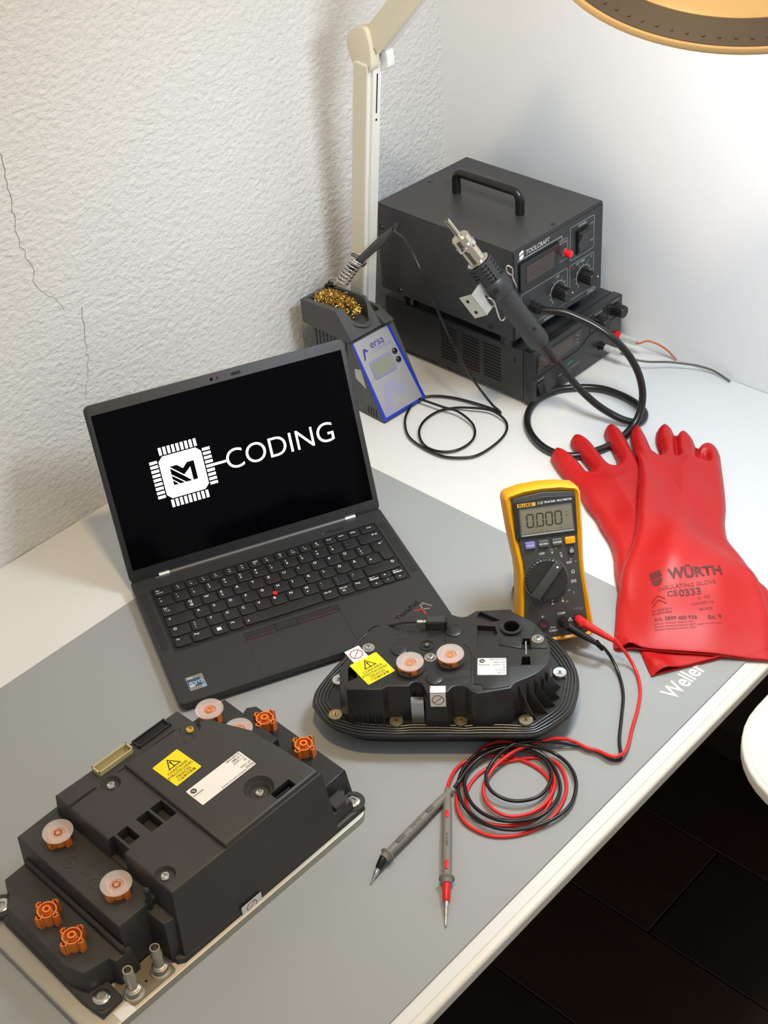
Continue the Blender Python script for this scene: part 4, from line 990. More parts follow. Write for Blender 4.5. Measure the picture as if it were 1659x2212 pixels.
# ------------------------------------------------------------------ red insulating gloves
def glove(name, label, outline, cuff, base_z, step, over=None, fingers=(), group='insulating gloves'):
    """soft hollow glove from its outline: a rounded upper skin and a lower skin, open at the cuff"""
    sp = np.array([(p.x, p.y) for p in spline([(a, b, 0) for a, b in outline], 5, True)])
    ci0, ci1 = cuff[0]*5, cuff[1]*5
    n = len(sp); A = sp; B = np.roll(sp, -1, 0)
    iscuff = np.zeros(n, bool)
    k = ci0
    while k % n != ci1 % n: iscuff[k % n] = True; k += 1
    lo, hi = sp.min(0)-step*2, sp.max(0)+step*2
    nx, ny = int((hi[0]-lo[0])/step)+1, int((hi[1]-lo[1])/step)+1
    X, Y = np.meshgrid(lo[0]+np.arange(nx)*step, lo[1]+np.arange(ny)*step, indexing='ij')
    def dist(px, py, sel):
        best = np.full(px.shape, 9.); near = np.zeros(px.shape+(2,))
        for a, b in zip(A[sel], B[sel]):
            d = b-a; l2 = d@d+1e-18
            u = np.clip(((px-a[0])*d[0]+(py-a[1])*d[1])/l2, 0, 1)
            qx, qy = a[0]+u*d[0], a[1]+u*d[1]
            dd = np.hypot(px-qx, py-qy); m = dd < best
            best = np.where(m, dd, best); near[..., 0] = np.where(m, qx, near[..., 0]); near[..., 1] = np.where(m, qy, near[..., 1])
        return best, near
    def inside(px, py):
        c = np.zeros(px.shape, bool)
        for a, b in zip(A, B):
            cond = (a[1] > py) != (b[1] > py)
            with np.errstate(divide='ignore', invalid='ignore'):
                xs = (b[0]-a[0])*(py-a[1])/(b[1]-a[1])+a[0]
            c ^= cond & (px < xs)
        return c
    corner = sp[ci1 % n]
    lip = lambda x, y, d: .008*math.exp(-((math.hypot(x-corner[0], y-corner[1])-.016)/.010)**2)*min(1, d/.006)
    def height(px, py):
        """thickness of the stuffed glove, 0 outside"""
        ds, _ = dist(px, py, ~iscuff)
        ins = inside(px, py)
        R = .0125
        u = np.clip(ds/R, 0, 1); h = .0175*np.sqrt(np.clip(1-(1-u)**2, 0, 1))
        h += .010*(1-np.exp(-(np.maximum(ds-R, 0)/.03)**2))
        dc, _ = dist(px, py, iscuff)
        f = .13+.87*np.clip(dc/.15, 0, 1)**1.1
        h *= f
        h += .008*np.exp(-((np.hypot(px-corner[0], py-corner[1])-.016)/.010)**2)*np.exp(-dc/.035)*np.clip(ds/.006, 0, 1)
        h *= 1+.05*np.sin(px*70+py*45)*np.clip(ds/.02, 0, 1)+.06*np.sin(py*95-px*38)*np.clip(ds/.03, 0, 1)
        for x0, y0, x1, y1, wd, dp in fingers:
            dx, dy = x1-x0, y1-y0; u_ = np.clip(((px-x0)*dx+(py-y0)*dy)/(dx*dx+dy*dy), 0, 1)
            h -= np.minimum(dp, h*.75)*np.exp(-((px-x0-u_*dx)**2+(py-y0-u_*dy)**2)/wd**2)
        return np.where(ins, np.maximum(h, .0004), 0.)
    ins = inside(X, Y)
    Hh = height(X, Y)
    base = np.full(X.shape, base_z)
    if over is not None:
        h1 = over(X, Y)
        pad = h1.copy()
        for _ in range(160):
            p = np.pad(pad, 1, mode='edge')
            pad = (p[:-2, 1:-1]+p[2:, 1:-1]+p[1:-1, :-2]+p[1:-1, 2:]+4*p[1:-1, 1:-1])/8
        d0, _ = dist(X, Y, np.ones(n, bool)); d0 = np.where(ins, d0, 0)
        mixf = np.exp(-d0/.010)
        base = base_z+pad+(np.maximum(pad, h1)-pad)*mixf+np.where(pad > .001, .0008, 0)
    # snap the outer ring of grid points onto the outline
    nb = np.zeros_like(ins); 
    for dx in (-1, 0, 1):
        for dy in (-1, 0, 1):
            nb |= np.roll(np.roll(ins, dx, 0), dy, 1)
    ring = nb & ~ins
    dall, near = dist(X, Y, np.ones(n, bool))
    PX = np.where(ring, near[..., 0], X); PY = np.where(ring, near[..., 1], Y)
    # thickness on the snapped ring: nothing on the sides, open at the cuff
    dsr, _ = dist(PX, PY, ~iscuff); dcr, _ = dist(PX, PY, iscuff)
    u = np.clip(dsr/.0125, 0, 1); hr = (.0175*np.sqrt(np.clip(1-(1-u)**2, 0, 1))+.010*(1-np.exp(-(np.maximum(dsr-.0125, 0)/.03)**2)))*.13+.008*np.exp(-((np.hypot(PX-corner[0], PY-corner[1])-.016)/.010)**2)*np.clip(dsr/.006, 0, 1)
    Hh = np.where(ring, np.where(dcr < 1e-6, hr, 0), Hh)
    use = ins | ring
    lift = np.where(ring, np.where(dcr < 1e-6, 0, .0045), .0045*(1-np.clip(dall/.008, 0, 1))**2)
    dcg, _ = dist(X, Y, iscuff)
    lift = np.minimum(lift, .0045)*np.clip(dcg/.12, .06, 1)
    bm = bmesh.new(); vt = {}; vb = {}
    for i in range(nx):
        for j in range(ny):
            if use[i, j]:
                zb = base[i, j]+lift[i, j]
                vb[i, j] = bm.verts.new((PX[i, j], PY[i, j], zb))
                vt[i, j] = bm.verts.new((PX[i, j], PY[i, j], max(base[i, j]+Hh[i, j], zb)))
    for i in range(nx-1):
        for j in range(ny-1):
            q = [(i, j), (i+1, j), (i+1, j+1), (i, j+1)]
            q = [k for k in q if use[k]]
            if len(q) < 3 or not any(ins[k] for k in q): continue
            bm.faces.new([vt[k] for k in q]); bm.faces.new([vb[k] for k in q[::-1]])
    bmesh.ops.remove_doubles(bm, verts=bm.verts, dist=2e-5)
    me = bpy.data.meshes.new(name); bm.to_mesh(me); bm.free()
    for p in me.polygons: p.use_smooth = True
    o = put(name, me, M_REDRUB); tag(o, label, 'glove', group)
    top = np.where(use, base+Hh, base_z)
    def surf(x, y):
        fi, fj = (x-lo[0])/step, (y-lo[1])/step
        i, j = int(min(max(fi, 0), nx-2)), int(min(max(fj, 0), ny-2)); u, v = fi-i, fj-j
        return (top[i, j]*(1-u)+top[i+1, j]*u)*(1-v)+(top[i, j+1]*(1-u)+top[i+1, j+1]*u)*v
    # rolled hem along the open cuff, upper and lower edge
    cm = sp.mean(0)
    for which in ('upper', 'lower'):
        P = []
        k = ci0
        while True:
            q = sp[k % n]; inn = q+(cm-q)/np.linalg.norm(cm-q)*step*1.2
            ds1, _ = dist(np.array([q[0]]), np.array([q[1]]), ~iscuff)
            fi, fj = int(round((inn[0]-lo[0])/step)), int(round((inn[1]-lo[1])/step))
            zb = base[fi, fj]
            uu = min(ds1[0]/.0125, 1); hz = (.0175*math.sqrt(max(0, 1-(1-uu)**2))+.010*(1-math.exp(-(max(ds1[0]-.0125, 0)/.03)**2)))*.13+lip(q[0], q[1], ds1[0])
            P.append(Vector((q[0], q[1], zb+.0010+(hz if which == 'upper' else .0004))))
            if k % n == ci1 % n: break
            k += 1
        sm = [P[0]]+[(P[i-1]+P[i]*2+P[i+1])/4 for i in range(1, len(P)-1)]+[P[-1]]
        hm = MB(); hm.tube(sm, .0011, 7); hm.out('cuff_hem', M_REDRUB, o, angle=60)
    return o, height, surf

low, h_low, _s = glove('rubber_glove', 'red rubber glove lying underneath, fingers spread toward the hose loop', GLOVE_LOW, (43, 48), .0022, .0024, None)
topg, _h, top_surf = glove('rubber_glove', 'red rubber glove on top, printed with maker name and size', GLOVE_TOP, (50, 58), .0022, .0022, h_low, GROOVES)

def glove_print():
    ex, ey = Vector((-.720, .694, 0)), Vector((-.694, -.720, 0))
    O = Vector((.4907, .6805, 0))
    def P(u, v):
        q = O+ex*u+ey*v; return Vector((q.x, q.y, top_surf(q.x, q.y)+.0006))
    def warp_at(u0, v0, rot=0.):
        c, s = math.cos(rot), math.sin(rot)
        def f(me):
            for vt in me.vertices:
                x, y = vt.co.x*c-vt.co.y*s, vt.co.x*s+vt.co.y*c
                vt.co = P(u0+x, v0+y)
        return f
    def T_(s, size, u, v, rot=0., bold=.01, wide=1., q=M_REDINK):
        txt(topg, s, size, q, None, bold=bold, wide=wide, name='printed_text', warp=warp_at(u, v, rot))
    dark = mat('dark_brown_ink', srgb(96, 26, 24), .6)
    r = .02
    T_('W\u00dcRTH', .0165, .0245, .0545, r, .035, .98, dark)
    T_('INSULATING GLOVE', .0068, .0100, .0400, r, -.005, 1.02)
    T_('CE', .0098, .0180, .0318, r, .0, 1.0, dark); T_('0333', .0118, .0310, .0315, r, .02, 1.05, dark)
    T_('Art. 0899 400 936', .0062, -.0020, .0040, -.10, .012, 1.0, dark)
    T_('Sz. 9', .0072, .0550, -.0030, r, .01, 1.15, dark)
    T_('II / RC', .0052, .0500, .0230, r, .0); T_('12/03/2021/06', .0044, .0400, .0160, r, .0); T_('08/2023', .0044, .0480, .0080, r, .0)
    for k in range(3): T_('Elektriker Handschuh Klasse 0 1000 V', .0030, -.0030, -.0012-.0036*k, -.09, 0, .95)
    T_('IEC 60903:2014', .0034, -.0025, .0150, -.05); T_('EN 60903:2003', .0034, -.0025, .0110, -.05)
    T_('made for live working class 0', .0026, .042, -.0095, -.02, 0, .9)
    for dy in (0, .0058):   # double arrow sign
        m = MB()
        for a, b in (((.0, .0200+dy), (.0075, .0275+dy)), ((.0075, .0275+dy), (.0150, .0210+dy))):
            pts = [P(a[0]+(b[0]-a[0])*i/6, a[1]+(b[1]-a[1])*i/6) for i in range(7)]
            m.tube(pts, .00035, 5)
        m.out('printed_arrow', M_REDINK, topg)
    # maker shield: bars above a rounded cup
    m = MB()
    def patch(poly):
        t_ = bmesh.new(); t_.faces.new([t_.verts.new(P(a, b)) for a, b in poly]); m.add(t_)
    for x in (.0050, .0090, .0130): patch([(x, .0560), (x+.0036, .0560), (x+.0036, .0640), (x, .0640)])
    patch([(.0046, .0560), (.0172, .0560), (.0172, .0582), (.0046, .0582)])
    patch([(.0050, .0545), (.0168, .0545), (.0162, .0500), (.0140, .0468), (.0109, .0455), (.0078, .0468), (.0056, .0500)])
    m.out('printed_shield', dark, topg)
glove_print()

# ------------------------------------------------------------------ power supply (bottom of the stack)
FRONT = RX(PI/2)      # text lying on a face that looks along -y
def knob(parent, x, y, z, r=.0105, h=.017, dot=None, ang=0.):
    """fluted knob on the front face, axis along -y"""
    m = MB(); n = 36; R0 = []
    for k in range(n):
        a = 2*PI*k/n; R0.append((math.cos(a), math.sin(a), 1-.05*(k % 3 == 0)))
    m.loft([[(r*1.12*c, r*1.12*s, 0) for c, s, f in R0], [(r*1.10*c, r*1.10*s, .0016) for c, s, f in R0], [(r*f*c, r*f*s, .0018) for c, s, f in R0], [(r*.93*f*c, r*.93*f*s, h-.001) for c, s, f in R0], [(r*.86*c, r*.86*s, h) for c, s, f in R0]])
    k = m.out('knob', M_KNOB, parent, T(x, y, z) @ RX(PI/2), angle=25)
    if dot is not None:
        m = MB(); m.disc(r*.74*math.cos(ang), r*.74*math.sin(ang), h, .0011, .0003, 12); m.out('knob_dot', M_WHITEPRINT, k)
    return k
def seg_digits(parent, x, z, n, w, h, y, m_, gap):
    for k in range(n):
        m = MB(); cx = x+k*gap; t_ = w*.16
        for a in (0, h/2, h): m.box(cx, cx+w, y-.0001, y, z+a-t_/2, z+a+t_/2)
        for a in (0, w): m.box(cx+a-t_/2, cx+a+t_/2, y-.0001, y, z, z+h)
        m.out('segment_digit', m_, parent)

def outline_box(parent, x0, x1, z0, z1, y, w=.0006, q=None, name='printed_frame', r=.0025):
    o = rrect(x0, x1, z0, z1, r, 3); i = offset_poly(o, -w)
    m = MB(); m.loft([[(p[0], y, p[1]) for p in o], [(p[0], y, p[1]) for p in i]], caps=(False, False)); m.out(name, q or M_GREYLINE, parent)
M_GREYLINE = mat('light_grey_print', srgb(176, 178, 180), .5)

def build_psu():
    a = -.009; bx, by, w, d = .0176, .0338, .2004, .2684
    g1 = Vector((math.cos(a), math.sin(a), 0)); g2 = Vector((-math.sin(a), math.cos(a), 0))
    o = Vector((bx, by, 0))+g1*w+g2*d
    t = thing('power_supply', 'black laboratory power supply underneath the hot air station', 'power supply', frame((o.x, o.y, 0), -g1, -g2))
    zb, zt = .008, .0869
    b = MB(); b.box(.001, w-.001, .016, d, zb, zt-.001, bev=.0012); case = b.out('case', M_POWDER, t)
    b = MB(); b.topbev(rrect(0, w, 0, .0158, .001, 2), zb-.001, zt, .0015); b.out('front_bezel', M_BLACKSHINY, t)
    for x in (.02, w-.02):
        for y in (.03, d-.03):
            m = MB(); m.cyl((x, y, .0002), (x, y, zb), .008, .009); m.out('foot', M_KNOB, t)
    # side vents (left side, x=0)
    for y0, y1 in ((.1345, .1635), (.0930, .1235), (.0550, .0860)):
        for k in range(11):
            z = .0225+k*.0050
            m = MB(); m.prism(rrect(y0, y1, z, z+.0024, .0011, 2), 0, .0004, Matrix(((0, 0, -1, .0011), (1, 0, 0, 0), (0, 1, 0, 0), (0, 0, 0, 1)))); m.out('vent_slot', M_DARKHOLE, case)
    m = MB(); m.box(.0004, .0012, .0300, .0312, .062, .071); m.out('side_slot', M_DARKHOLE, case)
    # front: display window, stepped panel line, switch, knobs, terminals
    m = MB(); m.box(.008, .108, -.0006, .0004, .0510, .0790, bev=.0004); m.out('display_frame', M_KNOB, t)
    m = MB(); m.box(.0105, .1055, -.0010, -.0005, .0545, .0765); win = m.out('display_window', M_SMOKE, t)
    seg_digits(win, .0150, .0580, 3, .0062, .0120, -.0010, M_SEG, .0098); seg_digits(win, .0560, .0580, 3, .0062, .0120, -.0010, M_SEG, .0098)
    for z in (.059, .0645, .070): m = MB(); m.box(.0945, .0985, -.0012, -.0010, z, z+.0006); m.out('display_mark', M_GREYLINE, win)
    m = MB(); m.tube([(0, -.0002, .0455), (.060, -.0002, .0455), (.098, -.0002, .0455), (.112, -.0002, .050), (.122, -.0002, .056), (.140, -.0002, .0575), (w, -.0002, .0575)], .0007, 6); m.out('panel_seam', M_DARKHOLE, t)
    for x in (.125, .165):
        m = MB(); m.box(x, x+.0008, -.0004, .0002, .0575, zt-.002); m.out('panel_divider', M_DARKHOLE, t)
    m = MB(); m.box(.0090, .0260, -.0012, .0004, .0150, .0360, bev=.0006); sw = m.out('rocker_frame', M_KNOB, t)
    m = MB(); m.loft([[(x, -.0010, .0165), (x, -.0052, .0175), (x, -.0022, .0262), (x, -.0012, .0345), (x, 0, .0345), (x, 0, .0165)] for x in (.0110, .0240)]); m.out('rocker', M_KNOB, sw)
    txt(t, 'POWER', .0040, M_GREYLINE, T(.0175, -.0004, .0395) @ FRONT, 'CENTER', bold=.01)
    txt(t, 'labs', .0085, M_GREEN, T(.0740, -.0004, .0345) @ FRONT, bold=.02, shear=.3)
    txt(t, 'SWITCHING MODE POWER SUPPLY', .0030, M_GREYLINE, T(.0560, -.0004, .0250) @ FRONT)
    txt(t, '0-30V / 0-5A', .0030, M_GREYLINE, T(.0700, -.0004, .0195) @ FRONT)
    knob(t, .1440, -.0004, .0690, .0095, .016); knob(t, .1835, -.0004, .0710, .0095, .016)
    txt(t, 'VOLTAGE', .0040, M_GREYLINE, T(.1440, -.0004, .0825) @ FRONT, 'CENTER', bold=.01); txt(t, 'CURRENT', .0040, M_GREYLINE, T(.1835, -.0004, .0840) @ FRONT, 'CENTER', bold=.01)
    txt(t, 'OUTPUT', .0036, M_GREYLINE, T(.1660, -.0004, .0480) @ FRONT, 'CENTER', bold=.01)
    for x, q, s_ in ((.1520, M_KNOB, '\u2212'), (.1885, M_RED, '+')):
        m = MB(); m.lathe([(0, 0), (.0062, 0), (.0062, .0030), (.0046, .0034), (.0046, .010), (0, .010)], T(x, -.0002, .0268) @ RX(PI/2), 22); m.out('terminal', q, t)
        txt(t, s_, .006, M_GREYLINE, T(x-.0125, -.0004, .0275) @ FRONT, 'CENTER', bold=.02)
    return t.matrix_world.copy()
PSU = build_psu()

def build_wire(path, x, col, label):
    t = thing('supply_wire', label, 'wire', None)
    p = PSU @ Vector((x, -.0085, .0268)); d = (PSU.to_3x3() @ Vector((0, -1, 0))).normalized()
    m = MB(); m.lathe([(.0020, 0), (.0050, 0), (.0050, .0060), (.0042, .0065), (.0042, .0080), (.0050, .0085), (.0050, .0140), (.0044, .0145), (.0044, .0160), (.0050, .0165), (.0050, .0270), (.0034, .0270), (.0020, .0260)], along(p, p+d), 22); m.out('plug_sleeve', M_CLEAR, t)
    m = MB(); m.lathe([(0, .001), (.0022, .001), (.0022, .0230), (0, .0230)], along(p, p+d), 14); m.out('plug_core', M_STEEL, t)
    e = p+d*.022
    m = MB(); m.tube(spline([e, e+d*.008]+[Vector(q) for q in path], 6), .0015, 8); m.out('strand', col, t, angle=60)
build_wire([(.026, .350, .031), (.021, .362, .029), (.0135, .374, .020), (.0080, .381, .010), (.0055, .386, .003)], .1885, M_ORWIRE, 'orange wire plugged into the red supply terminal')
build_wire([(.0630, .350, .0205), (.052, .370, .0175), (.033, .390, .0150), (.022, .408, .0135), (.0125, .424, .0115), (.0075, .445, .0095), (.0075, .462, .0060), (.0080, .474, .0025)], .1520, M_OLIVEWIRE, 'dark olive wire plugged into the black supply terminal')

# ------------------------------------------------------------------ hot air station
def build_station():
    a = -.0278; bx, by, w, d = .0517, .0511, .1836, .2407
    g1 = Vector((math.cos(a), math.sin(a), 0)); g2 = Vector((-math.sin(a), math.cos(a), 0))
    o = Vector((bx, by, 0))+g1*w+g2*d
    t = thing('hot_air_station', 'black hot air rework station with carrying handle, on top of the stack', 'hot air station', frame((o.x, o.y, .0872), -g1, -g2))
    z0, z1 = .1115-.0872, .2397-.0872
    b = MB(); b.box(0, w, 0, d, z0, z1, bev=.0012); b.out('case', M_POWDER, t)
    m = MB(); m.box(.0015, w-.0015, -.0012, .0004, z0+.001, z1-.0035, bev=.0004); f = m.out('front_panel', mat('station_panel', srgb(42, 44, 46), .45), t)
    for x in (.025, w-.025):
        for y in (.03, d-.03):
            m = MB(); m.cyl((x, y, 0), (x, y, z0+.0002), .011, .012); m.out('foot', M_KNOB, t)
    # handle across the depth
    hx = w-.0955; y0, y1 = d-.0675, d-.1785; hz = .030
    pts = [(hx, y0, z1)]
    for k in range(7): q = k/6*PI/2; pts.append((hx, y0-.010+.010*math.cos(q), z1+hz-.010+.010*math.sin(q)))
    for k in range(7): q = k/6*PI/2; pts.append((hx, y1+.010-.010*math.sin(q), z1+hz-.010+.010*math.cos(q)))
    pts.append((hx, y1, z1))
    m = MB(); m.tube(pts, .0062, 14); m.out('handle', M_KNOB, t, angle=50)
    for x, y in ((w-.0922, d-.2313), (w-.0922, .225)):
        m = MB(); m.lathe([(0, 0), (.0034, 0), (.0030, .0008), (.0012, .0010), (0, .0004)], T(x, y, z1), 16); m.out('case_screw', M_KNOB, t)
    for y, z in ((d-.0080, .206), (d-.0356, .1185), (d-.2013, .1195)):
        m = MB(); m.lathe([(0, 0), (.0040, 0), (.0034, .0014), (.0014, .0018), (0, .0010)], T(0, y, z-.0872) @ RY(-PI/2), 16); m.out('case_screw', M_KNOB, t)
    L = M_GREYLINE; yy = -.0014; Z = lambda z: z-.0872
    def tx(s_, x, z, sz, al='LEFT', bold=.012, **k): txt(t, s_, sz, L, T(x, yy, Z(z)) @ FRONT, al, bold=bold, **k)
    tx('TOOLCRAFT', .0240, .2298, .0088, bold=.02, wide=.92)
    m = MB()
    for s_ in (0, 1):
        o_ = -.0046 if s_ else .0046
        m.prism([(.0110, -.0005+o_*.1), (.0175, .0016+o_*.1), (.0190, .0012+o_*.1), (.0190, .0045*(1 if not s_ else -1)+o_*.1), (.0160, .0060*(1 if not s_ else -1)), (.0110, .0040*(1 if not s_ else -1))] if not s_ else [(.0110, -.0018), (.0190, .0002), (.0190, -.0040), (.0140, -.0058), (.0110, -.0046)], 0, .0002, T(0, yy, Z(.2305)) @ FRONT)
    m.out('maker_logo', M_WHITEPRINT, t)
    # display
    m = MB(); m.box(.0090, .0885, -.0040, 0, Z(.1790), Z(.2205), bev=.001); fr = m.out('display_frame', M_KNOB, t)
    m = MB(); m.box(.0210, .0765, -.0046, -.0038, Z(.1885), Z(.2130), bev=.0003); win = m.out('display_window', M_SMOKE, fr)
    seg_digits(win, .0280, Z(.1930), 3, .0075, .0140, -.0047, mat('dim_segment', srgb(66, 56, 54), .4), .0125)
    for p0, p1 in (((.0090, .2240), (.0885, .2240)), ((.0885, .2240), (.0960, .2240)), ((.0960, .2240), (.0960, .2190))):
        m = MB(); m.tube([(p0[0], yy, Z(p0[1])), (p1[0], yy, Z(p1[1]))], .00035, 5); m.out('printed_line', L, t)
    outline_box(t, .0890, .1080, Z(.1880), Z(.2180), yy); tx('Set Temp', .0985, .2140, .0036, 'CENTER')
    m = MB(); m.lathe([(0, 0), (.0055, 0), (.0055, .0030), (.0042, .0034), (.0042, .0058), (0, .0058)], T(.0985, -.001, Z(.2010)) @ RX(PI/2), 6); nb = m.out('button_nut', M_STEEL, t)
    m = MB(); m.lathe([(0, .005), (.0048, .005), (.0050, .0110), (.0044, .0140), (.0030, .0148), (0, .0150)], T(.0985, -.001, Z(.2010)) @ RX(PI/2), 24); m.out('red_push_button', M_RED, t)
    outline_box(t, .1130, .1640, Z(.1805), Z(.2285), yy); tx('POWER', .1385, .2240, .0048, 'CENTER'); tx('ON', .1590, .2180, .0036, 'CENTER'); tx('OFF', .1590, .1935, .0036, 'CENTER')
    m = MB(); m.box(.1250, .1500, -.0040, 0, Z(.1850), Z(.2195), bev=.0008); sw = m.out('rocker_frame', M_KNOB, t)
    m = MB(); m.loft([[(x, -.0030, Z(.1875)), (x, -.0060, Z(.1890)), (x, -.0045, Z(.2010)), (x, -.0110, Z(.2150)), (x, -.0030, Z(.2165))] for x in (.1275, .1475)]); m.out('rocker', M_GUNPLASTIC, sw)
    outline_box(t, .1130, .1645, Z(.1215), Z(.1740), yy); tx('SET TEMP', .1360, .1700, .0044, 'CENTER'); tx('\u00b0C', .1590, .1690, .0044, 'CENTER')
    m = MB(); m.disc(0, 0, 0, .0016, .0012, 14, M=T(.1190, -.001, Z(.1690)) @ RX(PI/2)); m.out('indicator_light', M_REDPRINT, t)
    outline_box(t, .0140, .1085, Z(.1215), Z(.1738), yy); tx('AIR', .0880, .1690, .0046, 'CENTER')
    tx('SURFACE TYPE', .0600, .1165, .0046); tx('SMD', .1510, .1170, .0090, bold=.02, shear=.2); tx('HOT AIR', .0180, .1165, .0046)
    for cx, cz in ((.1425, .1475), (.0885, .1470)):
        m = MB()
        arc = [(cx+.0150*math.cos(math.radians(q)), yy, Z(cz)+.0150*math.sin(math.radians(q))) for q in range(-50, 231, 10)]
        m.tube(arc, .0003, 5)
        for q in range(-50, 231, 28):
            c_, s_ = math.cos(math.radians(q)), math.sin(math.radians(q)); m.tube([(cx+.0150*c_, yy, Z(cz)+.0150*s_), (cx+.0175*c_, yy, Z(cz)+.0175*s_)], .0003, 5)
        m.out('knob_scale', L, t)
        for i, q in enumerate(range(-50, 231, 56)):
            tx(str((6-i)), cx+.0200*math.cos(math.radians(q)), cz+.0200*math.sin(math.radians(q)), .0030, 'CENTER')
        knob(t, cx, -.0012, Z(cz), .0100, .0190, 1, 0.2)
    # hose outlet
    m = MB(); m.lathe([(0, 0), (.0085, 0), (.0085, .0040), (.0070, .0045), (.0070, .0100), (.0078, .0105), (.0078, .0130), (.0064, .0135), (.0064, .0200), (0, .0200)], T(.0361, -.001, Z(.1480)) @ RX(PI/2), 22); m.out('hose_outlet', M_HOSE, t)
    return t.matrix_world.copy()
STATION = build_station()

# ------------------------------------------------------------------ hot air gun with its hose
def build_gun():
    tip, tail = Vector((.3122, .2420, .300)), Vector((.2465, .3370, .1250))
    d = (tail-tip).normalized(); L = (tail-tip).length
    vw = Vector((1.470, 1.280, 1.057))-tip
    ex = (vw-d*vw.dot(d)).normalized()            # local +x roughly faces the room
    G = frame(tip, ex, d.cross(ex))               # local z along the gun, from nozzle to hose
    t = thing('hot_air_gun', 'hot air gun with steel nozzle, dark grey handle and thick black hose', 'hot air gun', G)
    k = L/.212
    S = lambda pr: [(r*k, z*k) for r, z in pr]
    m = MB(); m.lathe(S([(.0026, .001), (.0026, 0), (.0035, 0), (.0036, .030), (.0026, .030)]), None, 22); nz = m.out('nozzle_tube', M_GOLDSTEEL, t)
    m = MB(); m.lathe(S([(0, .0235), (.0040, .0232), (.0100, .0250), (.0122, .0280), (.0122, .0430), (.0112, .0432), (.0112, .0800), (0, .0800)]), None, 32); m.out('nozzle_sleeve', M_GOLDSTEEL, t)
    m = MB(); m.ring(.0122*k, .0130*k, .0380*k, .0440*k); m.box(.012*k, .0165*k, -.0040*k, -.0024*k, .0375*k, .0450*k); m.box(.012*k, .0165*k, .0024*k, .0040*k, .0375*k, .0450*k); m.cyl((.0148*k, -.0065*k, .041*k), (.0148*k, .0085*k, .041*k), .0011*k, n=10); m.cyl((.0148*k, -.0085*k, .041*k), (.0148*k, -.0058*k, .041*k), .0024*k, n=6); m.out('nozzle_clamp', M_CHROME, t)
    # slotted guard: five rings joined by bars
    m = MB()
    for i in range(6): m.ring(.0150*k, .0172*k, (.0680+i*.0054)*k, (.0680+i*.0054+.0026)*k, n=32)
    for i in range(6):
        a = i*PI/3+.5
        m.box(.0148*k, .0173*k, -.0042*k, .0042*k, .0680*k, .0985*k, M=RZ(a))
    m.out('slotted_guard', M_GUNPLASTIC, t)
    m = MB(); m.lathe(S([(0, .0660), (.0150, .0660), (.0150, .0670), (0, .0672)]), None, 28); m.lathe(S([(.0112, .0672), (.0132, .0672), (.0132, .0990), (.0112, .0990)]), None, 28); m.out('guard_liner', M_CHROME, t)
    m = MB(); m.lathe(S([(0, .0965), (.0180, .0965), (.0192, .0985), (.0196, .1120), (.0186, .1180), (.0160, .1215), (0, .1220)]), None, 36); col = m.out('collar', M_GUNPLASTIC, t)
    m = MB(); m.disc(0, 0, 0, .0036*k, .0004, 16, M=T(.0195*k*math.cos(.25), .0195*k*math.sin(.25), .1055*k) @ RZ(.25) @ RY(PI/2)); m.out('screw_hole', M_DARKHOLE, col)
    m = MB(); m.lathe(S([(0, .1200), (.0148, .1205), (.0146, .1300), (.0140, .1500), (.0142, .1800), (.0148, .1960), (.0142, .2040), (.0116, .2085), (.0060, .2100), (0, .2100)]), None, 36); h = m.out('handle', M_GUNPLASTIC, t)
    m = MB(); m.disc(0, 0, 0, .0026*k, .0004, 16, M=T(.0141*k*math.cos(-.35), .0141*k*math.sin(-.35), .180*k) @ RZ(-.35) @ RY(PI/2)); m.out('screw_hole', M_DARKHOLE, h)
    Gi = G.inverted()
    hp = [Gi @ Vector(q) for q in HOSE]
    st = Gi @ (STATION @ Vector((.0361, -.019, .1480-.0872)))
    hp = [st]+hp[2:-1]+[Vector((0, 0, .2260*k)), Vector((0, 0, .2085*k))]
    m = MB(); m.tube(spline(hp, 7), .0049, 14); m.out('hose', M_HOSE, t, angle=60)
    m = MB(); m.lathe(S([(0, .208), (.0082, .208), (.0080, .222), (.0066, .238), (.0056, .240), (0, .240)]), None, 22); m.out('hose_boot', M_HOSE, t)
    return G, k
GUN, GK = build_gun()

